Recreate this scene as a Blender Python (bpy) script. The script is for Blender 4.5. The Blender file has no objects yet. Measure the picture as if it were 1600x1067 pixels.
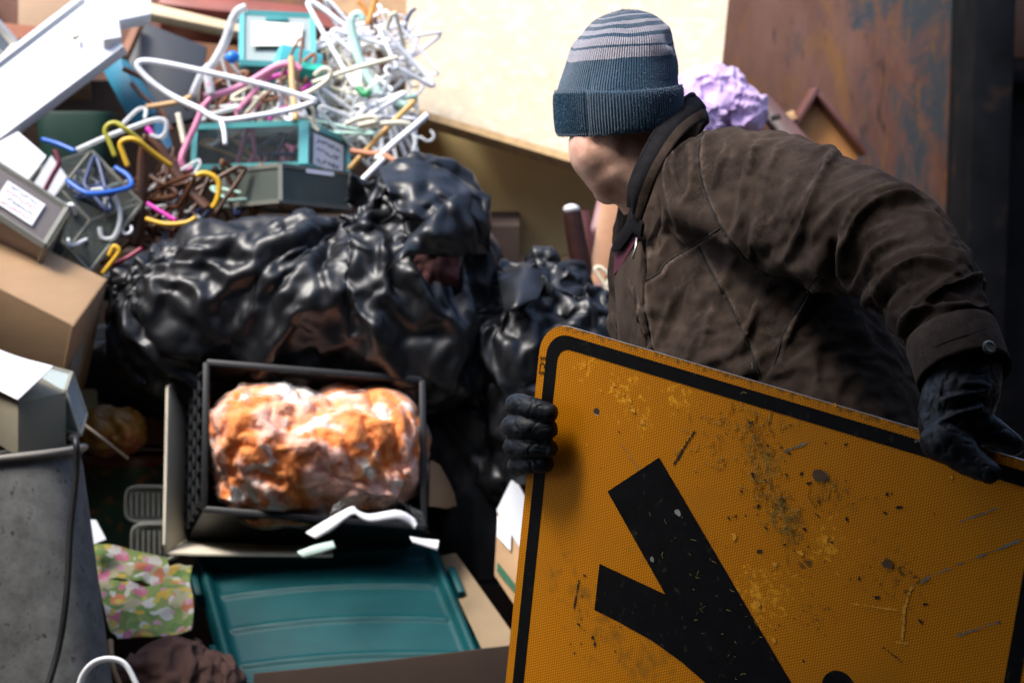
import bpy, bmesh, math, random
import numpy as np
from mathutils import Vector, Matrix
from mathutils.bvhtree import BVHTree
R_ = math.radians
random.seed(7)
RNG = np.random.default_rng(7)
SC = bpy.context.scene
COL = SC.collection

# ------------------------------------------------------------------ camera
PITCH = R_(8.0)
CAM = Vector((0, 0, 1.5))
LENS = 70.0
FPX = 1600 * LENS / 36.0
FWD = Vector((0, math.cos(PITCH), -math.sin(PITCH)))
UPV = Vector((0, math.sin(PITCH), math.cos(PITCH)))
RGT = Vector((1, 0, 0))
cd = bpy.data.cameras.new('camera'); cam = bpy.data.objects.new('camera', cd); COL.objects.link(cam)
cam.location = CAM; cam.rotation_euler = (math.pi / 2 - PITCH, 0, 0)
cd.lens = LENS; cd.sensor_width = 36; cd.clip_end = 500; cd.clip_start = .05
cd.dof.use_dof = True; cd.dof.focus_distance = 2.62; cd.dof.aperture_fstop = 6.0
SC.camera = cam
# ------------------------------------------------------------------ sky, sun, exposure
SUN_DIR = Vector((-0.45, -0.24, 0.86)).normalized()      # towards the sun
w = bpy.data.worlds.new('World'); SC.world = w; w.use_nodes = True
nt = w.node_tree
sky = nt.nodes.new('ShaderNodeTexSky'); sky.sky_type = 'NISHITA'; sky.sun_disc = False
sky.sun_elevation = math.asin(SUN_DIR.z); sky.sun_rotation = math.atan2(SUN_DIR.x, SUN_DIR.y)
sky.dust_density = 2.5; sky.air_density = 1.0; sky.ozone_density = 1.0
bg = nt.nodes['Background']; bg.inputs[1].default_value = 0.10
nt.links.new(sky.outputs[0], bg.inputs[0])
sl = bpy.data.lights.new('sun', 'SUN'); sl.energy = 1.25; sl.angle = R_(20); sl.color = (1, .96, .9)
sun = bpy.data.objects.new('sun', sl); COL.objects.link(sun)
sun.rotation_euler = SUN_DIR.to_track_quat('Z', 'Y').to_euler(); sun.location = (-3, 2, 6)
vs = SC.view_settings; vs.view_transform = 'Standard'; vs.look = 'None'; vs.gamma = 1; vs.use_curve_mapping = False
vs.exposure = 2.0
SC.cycles.use_denoising = True
SC.cycles.max_bounces = 6; SC.cycles.transparent_max_bounces = 16
SC.cycles.sample_clamp_indirect = 4
# ------------------------------------------------------------------ helpers
def P(px, py, d):
    return CAM + RGT * ((px - 800) / FPX * d) + FWD * d - UPV * ((py - 533.5) / FPX * d)
def ray(px, py):
    return (RGT * ((px - 800) / FPX) + FWD - UPV * ((py - 533.5) / FPX))
def onplane(px, py, pts):
    a, b, c = pts; n = (b - a).cross(c - a); r = ray(px, py)
    return CAM + r * ((a - CAM).dot(n) / r.dot(n))
def V(*a): return Vector(a)

def _hash(ix, iy, iz):
    h = (ix * 374761393 + iy * 668265263 + iz * 2147483647 + 1274126177) & 0xFFFFFFFF
    h = ((h ^ (h >> 13)) * 1274126177) & 0xFFFFFFFF
    return ((h ^ (h >> 16)) & 0xFFFF) / 32767.5 - 1
def vnoise(p):
    p = np.asarray(p, float); i = np.floor(p).astype(np.int64); f = p - i; u = f * f * f * (f * (f * 6 - 15) + 10)
    r = 0
    for dx in (0, 1):
        for dy in (0, 1):
            for dz in (0, 1):
                wgt = (u[:, 0] if dx else 1 - u[:, 0]) * (u[:, 1] if dy else 1 - u[:, 1]) * (u[:, 2] if dz else 1 - u[:, 2])
                r = r + wgt * _hash(i[:, 0] + dx, i[:, 1] + dy, i[:, 2] + dz)
    return r
def fbm(p, o=3):
    r = 0; a = 1
    for k in range(o): r = r + a * vnoise(p * 2 ** k + 17.3 * k); a *= .5
    return r

# ---- materials
MATS = {}
def pm(name, col, rough=.5, var=.12, scale=8, bump=.0, bscale=60, bdist=.002, col2=None, mixlo=.45, mixhi=.6, mscale=6, stretch=None, **kw):
    if name in MATS: return MATS[name]
    m = bpy.data.materials.new(name); m.use_nodes = True; t = m.node_tree; N = t.nodes; L = t.links
    b = N['Principled BSDF']
    tc = N.new('ShaderNodeTexCoord'); src = tc.outputs['Object']
    if stretch:
        mp = N.new('ShaderNodeMapping'); mp.inputs['Scale'].default_value = stretch; L.new(src, mp.inputs[0]); src = mp.outputs[0]
    nz = N.new('ShaderNodeTexNoise'); nz.inputs['Scale'].default_value = scale; nz.inputs['Detail'].default_value = 5; nz.inputs['Roughness'].default_value = .65
    L.new(src, nz.inputs['Vector'])
    rp = N.new('ShaderNodeValToRGB'); rp.color_ramp.elements[0].position = .3; rp.color_ramp.elements[1].position = .7
    rp.color_ramp.elements[0].color = (*[c * (1 - var) for c in col], 1); rp.color_ramp.elements[1].color = (*[min(1, c * (1 + var)) for c in col], 1)
    L.new(nz.outputs['Fac'], rp.inputs[0]); out = rp.outputs[0]
    if col2:
        n2 = N.new('ShaderNodeTexNoise'); n2.inputs['Scale'].default_value = mscale; n2.inputs['Detail'].default_value = 6; L.new(src, n2.inputs['Vector'])
        r2 = N.new('ShaderNodeValToRGB'); r2.color_ramp.elements[0].position = mixlo; r2.color_ramp.elements[1].position = mixhi; L.new(n2.outputs['Fac'], r2.inputs[0])
        mx = N.new('ShaderNodeMixRGB'); L.new(r2.outputs[0], mx.inputs[0]); L.new(out, mx.inputs[1]); mx.inputs[2].default_value = (*col2, 1); out = mx.outputs[0]
    L.new(out, b.inputs['Base Color']); b.inputs['Roughness'].default_value = rough
    if bump:
        n3 = N.new('ShaderNodeTexNoise'); n3.inputs['Scale'].default_value = bscale; n3.inputs['Detail'].default_value = 4; L.new(src, n3.inputs['Vector'])
        bp = N.new('ShaderNodeBump'); bp.inputs['Strength'].default_value = bump; bp.inputs['Distance'].default_value = bdist
        L.new(n3.outputs['Fac'], bp.inputs['Height']); L.new(bp.outputs[0], b.inputs['Normal'])
    for k, v in kw.items():
        b.inputs[{'metal': 'Metallic', 'spec': 'Specular IOR Level', 'coat': 'Coat Weight', 'coatr': 'Coat Roughness', 'sheen': 'Sheen Weight', 'sheenr': 'Sheen Roughness', 'sss': 'Subsurface Weight', 'trans': 'Transmission Weight', 'sht': 'Sheen Tint'}[k]].default_value = v
    MATS[name] = m
    return m
def clear(name, col=(.9, .93, .95), mix=.25, rough=.12, bump=0, ior=1.5):
    if name in MATS: return MATS[name]
    m = bpy.data.materials.new(name); m.use_nodes = True; t = m.node_tree; N = t.nodes; L = t.links
    b = N['Principled BSDF']; b.inputs['Base Color'].default_value = (*col, 1); b.inputs['Roughness'].default_value = rough
    tr = N.new('ShaderNodeBsdfTransparent'); tr.inputs[0].default_value = (*[.5 + .5 * c for c in col], 1)
    fr = N.new('ShaderNodeFresnel'); fr.inputs[0].default_value = ior
    ad = N.new('ShaderNodeMath'); ad.operation = 'ADD'; ad.use_clamp = True; L.new(fr.outputs[0], ad.inputs[0]); ad.inputs[1].default_value = mix
    mx = N.new('ShaderNodeMixShader'); L.new(ad.outputs[0], mx.inputs[0]); L.new(tr.outputs[0], mx.inputs[1]); L.new(b.outputs[0], mx.inputs[2])
    if bump:
        tc = N.new('ShaderNodeTexCoord'); n3 = N.new('ShaderNodeTexNoise'); n3.inputs['Scale'].default_value = 28; n3.inputs['Detail'].default_value = 6; n3.inputs['Distortion'].default_value = 1.5
        L.new(tc.outputs['Object'], n3.inputs['Vector'])
        bp = N.new('ShaderNodeBump'); bp.inputs['Strength'].default_value = bump; bp.inputs['Distance'].default_value = .02
        L.new(n3.outputs['Fac'], bp.inputs['Height']); L.new(bp.outputs[0], b.inputs['Normal']); L.new(bp.outputs[0], fr.inputs['Normal'])
    L.new(mx.outputs[0], N['Material Output'].inputs['Surface'])
    MATS[name] = m
    return m

# ---- mesh builders: every builder returns (verts, faces) in world coordinates
class MB:
    def __init__(s): s.v = []; s.f = []
    def add(s, vf):
        o = len(s.v); s.v += [Vector(x) for x in vf[0]]; s.f += [tuple(i + o for i in f) for f in vf[1]]; return s
def slab(pts, th, away=None):
    pts = [Vector(p) for p in pts]
    n = Vector((0, 0, 0)); c = sum(pts, Vector()) / len(pts)
    for i in range(len(pts)): n += (pts[i] - c).cross(pts[(i + 1) % len(pts)] - c)
    n.normalize()
    if n.dot(CAM - c) < 0: pts.reverse(); n = -n
    k = len(pts); b = [p - n * th for p in pts]
    f = [tuple(range(k)), tuple(range(2 * k - 1, k - 1, -1))] + [(i, i + k, (i + 1) % k + k, (i + 1) % k) for i in range(k)]
    return pts + b, f
def panel(px, ref, th):
    r = [P(*q) for q in ref]
    return slab([onplane(x, y, r) for x, y in px], th)
def boxe(O, e1, e2, e3):
    v = [O, O + e1, O + e1 + e2, O + e2]; v += [p + e3 for p in v]
    f = [(0, 3, 2, 1), (4, 5, 6, 7), (0, 1, 5, 4), (1, 2, 6, 5), (2, 3, 7, 6), (3, 0, 4, 7)]
    if e1.cross(e2).dot(e3) < 0: f = [tuple(reversed(q)) for q in f]
    return v, f
def bar(a, b, wx, wy=None, up=None):
    a = Vector(a); b = Vector(b); wy = wy or wx; z = (b - a).normalized(); u = Vector(up) if up is not None else (Vector((0, 0, 1)) if abs(z.z) < .9 else Vector((1, 0, 0)))
    x = z.cross(u).normalized(); y = z.cross(x)
    return boxe(a - x * wx / 2 - y * wy / 2, x * wx, y * wy, b - a)
def smooth_pts(pts, n=8, closed=False):
    pts = [Vector(p) for p in pts]; k = len(pts); out = []
    rng = range(k if closed else k - 1)
    for i in rng:
        p0 = pts[(i - 1) % k] if closed or i > 0 else pts[0]; p1 = pts[i]; p2 = pts[(i + 1) % k]; p3 = pts[(i + 2) % k] if closed or i + 2 < k else pts[-1]
        for j in range(n):
            t = j / n
            out.append(.5 * ((2 * p1) + (p2 - p0) * t + (2 * p0 - 5 * p1 + 4 * p2 - p3) * t * t + (3 * p1 - p0 - 3 * p2 + p3) * t ** 3))
    if not closed: out.append(pts[-1])
    return out
def tube(pts, r, n=8, closed=False, flat=1.0, cap=True):
    pts = [Vector(p) for p in pts]; k = len(pts); v = []; f = []
    rr = r if hasattr(r, '__len__') else [r] * k
    if len(rr) != k: rr = [rr[min(len(rr) - 1, int(i * len(rr) / k))] for i in range(k)] if len(rr) > 2 else [rr[0] + (rr[1] - rr[0]) * i / (k - 1) for i in range(k)]
    ref = None
    for i in range(k):
        a = pts[(i - 1) % k] if closed or i > 0 else pts[i]; b = pts[(i + 1) % k] if closed or i < k - 1 else pts[i]
        t = (b - a).normalized()
        if ref is None: ref = t.orthogonal().normalized()
        x = (ref - t * ref.dot(t)).normalized(); ref = x; y = t.cross(x)
        for j in range(n):
            an = 2 * math.pi * j / n
            v.append(pts[i] + x * math.cos(an) * rr[i] + y * math.sin(an) * rr[i] * flat)
    for i in range(k if closed else k - 1):
        i2 = (i + 1) % k
        for j in range(n): f.append((i * n + j, i * n + (j + 1) % n, i2 * n + (j + 1) % n, i2 * n + j))
    if not closed and cap: f.append(tuple(range(n - 1, -1, -1))); f.append(tuple(range((k - 1) * n, k * n)))
    return v, f
def loft(secs, n=32, ex=2.0, cap=True):
    """secs: (centre, axisA, axisB) vectors"""
    v = []; f = []; k = len(secs)
    for c, A, B in secs:
        for j in range(n):
            an = 2 * math.pi * j / n; ca, sa = math.cos(an), math.sin(an)
            v.append(Vector(c) + Vector(A) * math.copysign(abs(ca) ** (2 / ex), ca) + Vector(B) * math.copysign(abs(sa) ** (2 / ex), sa))
    for i in range(k - 1):
        for j in range(n): f.append((i * n + j, i * n + (j + 1) % n, (i + 1) * n + (j + 1) % n, (i + 1) * n + j))
    if cap: f.append(tuple(range(n - 1, -1, -1))); f.append(tuple(range((k - 1) * n, k * n)))
    return v, f
def ell(c, ax, n=24, m=14):
    """ax: three vectors or three radii along camera right / depth / up"""
    if not hasattr(ax[0], '__len__'): ax = (RGT * ax[0], FWD * ax[1], UPV * ax[2])
    ax = [Vector(a) for a in ax]; v = [Vector(c) - ax[2]]; f = []
    for i in range(1, m):
        ph = -math.pi / 2 + math.pi * i / m
        for j in range(n):
            th = 2 * math.pi * j / n
            v.append(Vector(c) + ax[0] * math.cos(ph) * math.cos(th) + ax[1] * math.cos(ph) * math.sin(th) + ax[2] * math.sin(ph))
    v.append(Vector(c) + ax[2]); e = len(v) - 1
    for j in range(n): f.append((0, 1 + (j + 1) % n, 1 + j)); f.append((e, e - n + j, e - n + (j + 1) % n))
    for i in range(m - 2):
        for j in range(n):
            a = 1 + i * n; f.append((a + j, a + (j + 1) % n, a + n + (j + 1) % n, a + n + j))
    if ax[0].cross(ax[1]).dot(ax[2]) < 0: f = [tuple(reversed(q)) for q in f]
    return v, f
def mesh_np(v, f, name='m'):
    me = bpy.data.meshes.new(name); me.from_pydata([tuple(x) for x in v], [], [tuple(int(i) for i in q) for q in f]); me.update(); return me
def remesh(vfs, voxel, sm=6):
    mb = MB()
    for x in vfs: mb.add(x)
    me = mesh_np(mb.v, mb.f); bm = bmesh.new(); bm.from_mesh(me); bmesh.ops.recalc_face_normals(bm, faces=bm.faces); bm.to_mesh(me); bm.free()
    o = bpy.data.objects.new('tmp', me); COL.objects.link(o)
    a = o.modifiers.new('r', 'REMESH'); a.mode = 'VOXEL'; a.voxel_size = voxel
    if sm: b = o.modifiers.new('s', 'SMOOTH'); b.factor = .5; b.iterations = sm
    dg = bpy.context.evaluated_depsgraph_get(); e = o.evaluated_get(dg); em = e.to_mesh()
    v = np.empty(len(em.vertices) * 3); em.vertices.foreach_get('co', v); v = v.reshape(-1, 3)
    f = [tuple(p.vertices) for p in em.polygons]
    e.to_mesh_clear(); bpy.data.objects.remove(o); bpy.data.meshes.remove(me)
    return v, f
def normals(v, f):
    me = mesh_np(v, f); n = np.empty(len(v) * 3); me.vertices.foreach_get('normal', n); bpy.data.meshes.remove(me); return n.reshape(-1, 3)
def bevel_vf(vf, wd, seg=2):
    me = mesh_np(*vf); bm = bmesh.new(); bm.from_mesh(me); bmesh.ops.recalc_face_normals(bm, faces=bm.faces)
    bmesh.ops.bevel(bm, geom=[e for e in bm.edges if len(e.link_faces) == 2 and e.calc_face_angle(0) > .5], offset=wd, segments=seg, affect='EDGES', profile=.5)
    v = [x.co.copy() for x in bm.verts]; bm.verts.index_update(); f = [tuple(q.index for q in p.verts) for p in bm.faces]; bm.free(); bpy.data.meshes.remove(me)
    return v, f
def grid(fn, nu, nv):
    v = [Vector(fn(i / (nu - 1), j / (nv - 1))) for j in range(nv) for i in range(nu)]
    f = [(j * nu + i, j * nu + i + 1, (j + 1) * nu + i + 1, (j + 1) * nu + i) for j in range(nv - 1) for i in range(nu - 1)]
    return v, f

def subdiv(v, f, lv=1):
    me = mesh_np(v, f); o = bpy.data.objects.new('tmp', me); COL.objects.link(o); s = o.modifiers.new('s', 'SUBSURF'); s.levels = lv; s.render_levels = lv
    e = o.evaluated_get(bpy.context.evaluated_depsgraph_get()); em = e.to_mesh(); w_ = np.empty(len(em.vertices) * 3); em.vertices.foreach_get('co', w_); q = [tuple(p.vertices) for p in em.polygons]
    e.to_mesh_clear(); bpy.data.objects.remove(o); bpy.data.meshes.remove(me); return w_.reshape(-1, 3), q
# ---- cloth relaxation: excess material settling over a solid core
def drape(jobs, frames=24):
    """jobs: dicts with v, f, core offset, excess, bend ...; all relax together; returns settled vertices"""
    tmp = []
    g0 = SC.gravity.copy()
    for k, j in enumerate(jobs):
        v = np.asarray(j['v'], float); f = j['f']; n = normals(v, f)
        off = Vector((60 * (k + 1), 0, 0))          # far apart so that the jobs do not touch each other
        cv = v - n * j.get('core', .012)
        if 'corefn' in j: cv = j['corefn'](v, n)
        cm = mesh_np(cv, f); co = bpy.data.objects.new('core', cm); co.location = off; COL.objects.link(co)
        cmd = co.modifiers.new('c', 'COLLISION'); co.collision.thickness_outer = j.get('cd', .003); co.collision.cloth_friction = j.get('fric', 20); co.collision.damping = .5
        cl = bpy.data.collections.new('simc%d' % k); cl.objects.link(co)
        m = mesh_np(v, f); o = bpy.data.objects.new('cloth', m); o.location = off; COL.objects.link(o)
        if 'pin' in j:
            vg = o.vertex_groups.new(name='pin')
            for i in np.where(j['pin'] > 0)[0]: vg.add([int(i)], float(j['pin'][i]), 'REPLACE')
        md = o.modifiers.new('cl', 'CLOTH'); s = md.settings; s.quality = j.get('q', 6); s.mass = j.get('mass', .05)
        s.tension_stiffness = j.get('ten', 15); s.compression_stiffness = j.get('comp', 15); s.shear_stiffness = j.get('shear', 5); s.bending_stiffness = j.get('bend', .05)
        s.tension_damping = 5; s.compression_damping = 5; s.shear_damping = 5; s.bending_damping = .5; s.air_damping = j.get('air', 4)
        s.shrink_min = -j.get('ex', .2); s.shrink_max = -j.get('ex', .2)
        s.effector_weights.gravity = j.get('grav', .5)
        if j.get('press'): s.use_pressure = True; s.uniform_pressure_force = j['press']
        if 'pin' in j: s.vertex_group_mass = 'pin'; s.pin_stiffness = j.get('pins', 1)
        c = md.collision_settings; c.collection = cl; c.distance_min = j.get('cd', .003); c.collision_quality = 2; c.use_self_collision = j.get('selfc', False); c.self_distance_min = .002
        md.point_cache.frame_start = 1; md.point_cache.frame_end = frames
        tmp.append((o, co, cl, off))
    SC.frame_start = 1; SC.frame_end = frames
    for fr in range(1, frames + 1): SC.frame_set(fr)
    dg = bpy.context.evaluated_depsgraph_get(); res = []
    for o, co, cl, off in tmp:
        e = o.evaluated_get(dg); em = e.to_mesh(); v = np.empty(len(em.vertices) * 3); em.vertices.foreach_get('co', v); res.append(v.reshape(-1, 3)); e.to_mesh_clear()
    for o, co, cl, off in tmp:
        bpy.data.objects.remove(o); bpy.data.objects.remove(co); bpy.data.collections.remove(cl)
    SC.frame_set(1)
    return res
# ---- objects
def thing(name, label, cat, loc=(0, 0, 0), group=None):
    o = bpy.data.objects.new(name, None); o.empty_display_size = .05; COL.objects.link(o); o.location = loc
    o['label'] = label; o['category'] = cat
    if group: o['group'] = group
    return o
def wloc(o):
    l = Vector((0, 0, 0))
    while o is not None: l = l + o.location; o = o.parent
    return l
def part(name, vf, m, parent, smooth=False, solid=0, label=None, sub=0):
    off = wloc(parent) if parent else Vector((0, 0, 0))
    vs_ = np.array([tuple(x) for x in vf[0]]) - np.array(off)
    me = mesh_np(vs_, vf[1], name)
    o = bpy.data.objects.new(name, me); COL.objects.link(o); o.parent = parent
    me.materials.append(m)
    if smooth:
        me.polygons.foreach_set('use_smooth', [True] * len(me.polygons))
        if smooth == 'auto': me.set_sharp_from_angle(angle=R_(35))
    if solid: md = o.modifiers.new('solid', 'SOLIDIFY'); md.thickness = solid; md.offset = -1
    if sub: md = o.modifiers.new('sub', 'SUBSURF'); md.levels = sub; md.render_levels = sub
    if label: o['label'] = label
    return o
def single(name, vf, m, label, cat, group=None, **k):
    vs_ = np.array([tuple(x) for x in vf[0]]); c = vs_.mean(0); c[2] = vs_[:, 2].min()
    o = part(name, (vs_ - c, vf[1]), m, None, **k); o.location = c; o['label'] = label; o['category'] = cat
    if group: o['group'] = group
    return o
def multi(name, label, cat, loc, parts, group=None):
    t = thing(name, label, cat, loc, group)
    for q in parts: part(q[0], q[1], q[2], t, **(q[3] if len(q) > 3 else {}))
    return t
# ================================================================== setting
def rust_mat():
    m = bpy.data.materials.new('rusty_steel'); m.use_nodes = True; t = m.node_tree; N = t.nodes; L = t.links; b = N['Principled BSDF']
    tc = N.new('ShaderNodeTexCoord')
    def noise(sc, det, stretch, dist=0):
        mp = N.new('ShaderNodeMapping'); mp.inputs['Scale'].default_value = stretch; L.new(tc.outputs['Object'], mp.inputs[0])
        n = N.new('ShaderNodeTexNoise'); n.inputs['Scale'].default_value = sc; n.inputs['Detail'].default_value = det; n.inputs['Roughness'].default_value = .7; n.inputs['Distortion'].default_value = dist
        L.new(mp.outputs[0], n.inputs['Vector']); return n.outputs['Fac']
    def ramp(src, a, c):
        r = N.new('ShaderNodeValToRGB'); r.color_ramp.elements[0].position = a; r.color_ramp.elements[1].position = c; L.new(src, r.inputs[0]); return r.outputs[0]
    def mix(f, a, c):
        x = N.new('ShaderNodeMixRGB'); L.new(f, x.inputs[0])
        for i, q in ((1, a), (2, c)):
            if isinstance(q, tuple): x.inputs[i].default_value = (*q, 1)
            else: L.new(q, x.inputs[i])
        return x.outputs[0]
    base = mix(ramp(noise(5, 6, (1, 1, .35)), .35, .65), (.15, .062, .040), (.26, .128, .086))
    base = mix(ramp(noise(3.2, 8, (1.6, 1, .6), .8), .54, .68), base, (.32, .14, .033))
    # bare blue grey steel shows through towards the right of the sheet
    sx = N.new('ShaderNodeSeparateXYZ'); L.new(tc.outputs['Object'], sx.inputs[0])
    mr = N.new('ShaderNodeMapRange'); mr.inputs[1].default_value = .70; mr.inputs[2].default_value = 1.12; mr.inputs[3].default_value = -.16; mr.inputs[4].default_value = .06; L.new(sx.outputs[0], mr.inputs[0])
    ad = N.new('ShaderNodeMath'); L.new(noise(7, 9, (1, 1, .45), .6), ad.inputs[0]); L.new(mr.outputs[0], ad.inputs[1])
    base = mix(ramp(ad.outputs[0], .48, .60), base, (.065, .07, .075))
    base = mix(ramp(noise(26, 9, (1.8, 1, .3), .5), .55, .66), base, (.25, .115, .035))
    base = mix(ramp(noise(14, 7, (1.5, 1, .5), 1.2), .60, .70), base, (.03, .022, .02))
    L.new(base, b.inputs['Base Color']); b.inputs['Roughness'].default_value = .55; b.inputs['Metallic'].default_value = .1
    bp = N.new('ShaderNodeBump'); bp.inputs['Strength'].default_value = .35; bp.inputs['Distance'].default_value = .004; L.new(noise(40, 8, (1, 1, .4)), bp.inputs['Height']); L.new(bp.outputs[0], b.inputs['Normal'])
    return m
RUST = rust_mat()
SHADED_STEEL = pm('shaded_steel', (.006, .0065, .008), .6, var=.5, scale=9, bump=.2, bscale=50, col2=(.025, .015, .01), mixlo=.60, mixhi=.70, mscale=9, spec=.12)  # near-black base colour carries the shade on the door frame
GROUND = pm('stained_concrete', (.09, .085, .08), .9, var=.4, scale=3, bump=.4, bscale=40, bdist=.004)
g = part('ground', ([(-40, -30, 0), (40, -30, 0), (40, 60, 0), (-40, 60, 0)], [(0, 1, 2, 3)]), GROUND, None); g['kind'] = 'structure'

YB = 5.75
x_edge = P(1481, 300, 5.75)[0]
def corr_wall():
    """steel sheet with shallow pressed ribs"""
    v, f = boxe(Vector((-1.56, YB, 0)), Vector((x_edge + 1.56, 0, 0)), Vector((0, 0, 2.1)), Vector((0, .05, 0)))
    return bevel_vf((v, f), .008, 2)
cont = thing('steel_container', 'rusty open-topped steel container wall behind the heap and the man', 'container', (0, YB, 0))
part('rear_sheet', corr_wall(), RUST, cont, smooth='auto')
def wbox(x0, x1, y0, y1, z0, z1): return boxe(Vector((x0, y0, z0)), Vector((x1 - x0, 0, 0)), Vector((0, y1 - y0, 0)), Vector((0, 0, z1 - z0)))
part('shade_side_sheet', wbox(-1.56, -1.51, 3.0, YB - .002, 0, 1.72), RUST, cont)  # unseen side, placed and raised to shade the lower left of the heap
XE = x_edge
st = thing('steel_door', 'shade-darkened steel door frame at the right edge of the rusty wall', 'door', (XE + .3, YB, 0))
part('door_post', bevel_vf(wbox(XE + .004, XE + .115, YB - .25, YB + .1, 0, 3.3), .006), SHADED_STEEL, st, smooth='auto')
part('door_leaf', wbox(XE + .118, XE + .9, YB + .02, YB + .07, 0, 3.3), SHADED_STEEL, st)
zb = P(1560, 92, YB)[2]
part('cross_rail', bevel_vf(wbox(XE + .117, XE + .9, YB - .10, YB + .015, zb - .07, zb - .003), .005), SHADED_STEEL, st, smooth='auto')
part('latch_plate', bevel_vf(wbox(XE + .118, XE + .6, YB - .03, YB + .017, zb, zb + .5), .004), RUST, st, smooth='auto')
a = P(1564, 236, YB - .05); b_ = P(1562, 320, YB - .05)
part('pull_handle', tube(smooth_pts([a + V(0, .06, 0), a, b_, b_ + V(0, .06, 0)], 4), .008, 8), pm('worn_galvanised', (.22, .21, .19), .5, metal=.6), st, smooth=True)
# unseen dark enclosure added around the camera to block light from the front
BLOCKER = pm('light_blocker_boards', (.035, .03, .027), .95, var=.4, scale=6, stretch=(8, 1, 1))
for nm, bx in (('blocker_roof', wbox(-3.4, 3.0, -3.6, 2.22, 2.55, 2.63)), ('blocker_wall_back', wbox(-3.4, 3.0, -3.68, -3.602, 0, 2.63)), ('blocker_wall_left', wbox(-3.48, -3.402, -3.6, 1.1, 0, 2.63)), ('blocker_wall_right', wbox(3.002, 3.08, -3.6, 6.2, 0, 2.63))):
    o = part(nm, bx, BLOCKER, None); o['kind'] = 'structure'
# ================================================================== road sign
SR = Matrix(((0.7841664, -0.0937052, 0.61343491), (0.23929259, 0.95774171, -0.15959285), (-0.57255752, 0.27193779, 0.77345183)))
ST = Vector((0.04189978, -0.03099424, 2.72641014))
def c2w(v): return RGT * v[0] - UPV * v[1] + FWD * v[2]
S_O = CAM + c2w(ST); S_U = c2w(SR.col[0]).normalized(); S_V = c2w(SR.col[1]).normalized(); S_N = -(S_U.cross(S_V))
if S_N.dot(CAM - S_O) < 0: S_N = -S_N
SW = .762
def sp(u, v, h=0): return S_O + S_U * u + S_V * v + S_N * h
def sun_(px, py):
    r = ray(px, py); t = (S_O - CAM).dot(S_N) / r.dot(S_N); q = CAM + r * t - S_O; return q.dot(S_U), q.dot(S_V)
def rrect(i, r, n=10):
    o = []
    for cx, cy, a0 in ((SW - i - r, i + r, -90), (SW - i - r, SW - i - r, 0), (i + r, SW - i - r, 90), (i + r, i + r, 180)):
        for k in range(n + 1):
            a = R_(a0 + 90 * k / n); o.append((cx + r * math.cos(a), cy + r * math.sin(a)))
    return o
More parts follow.
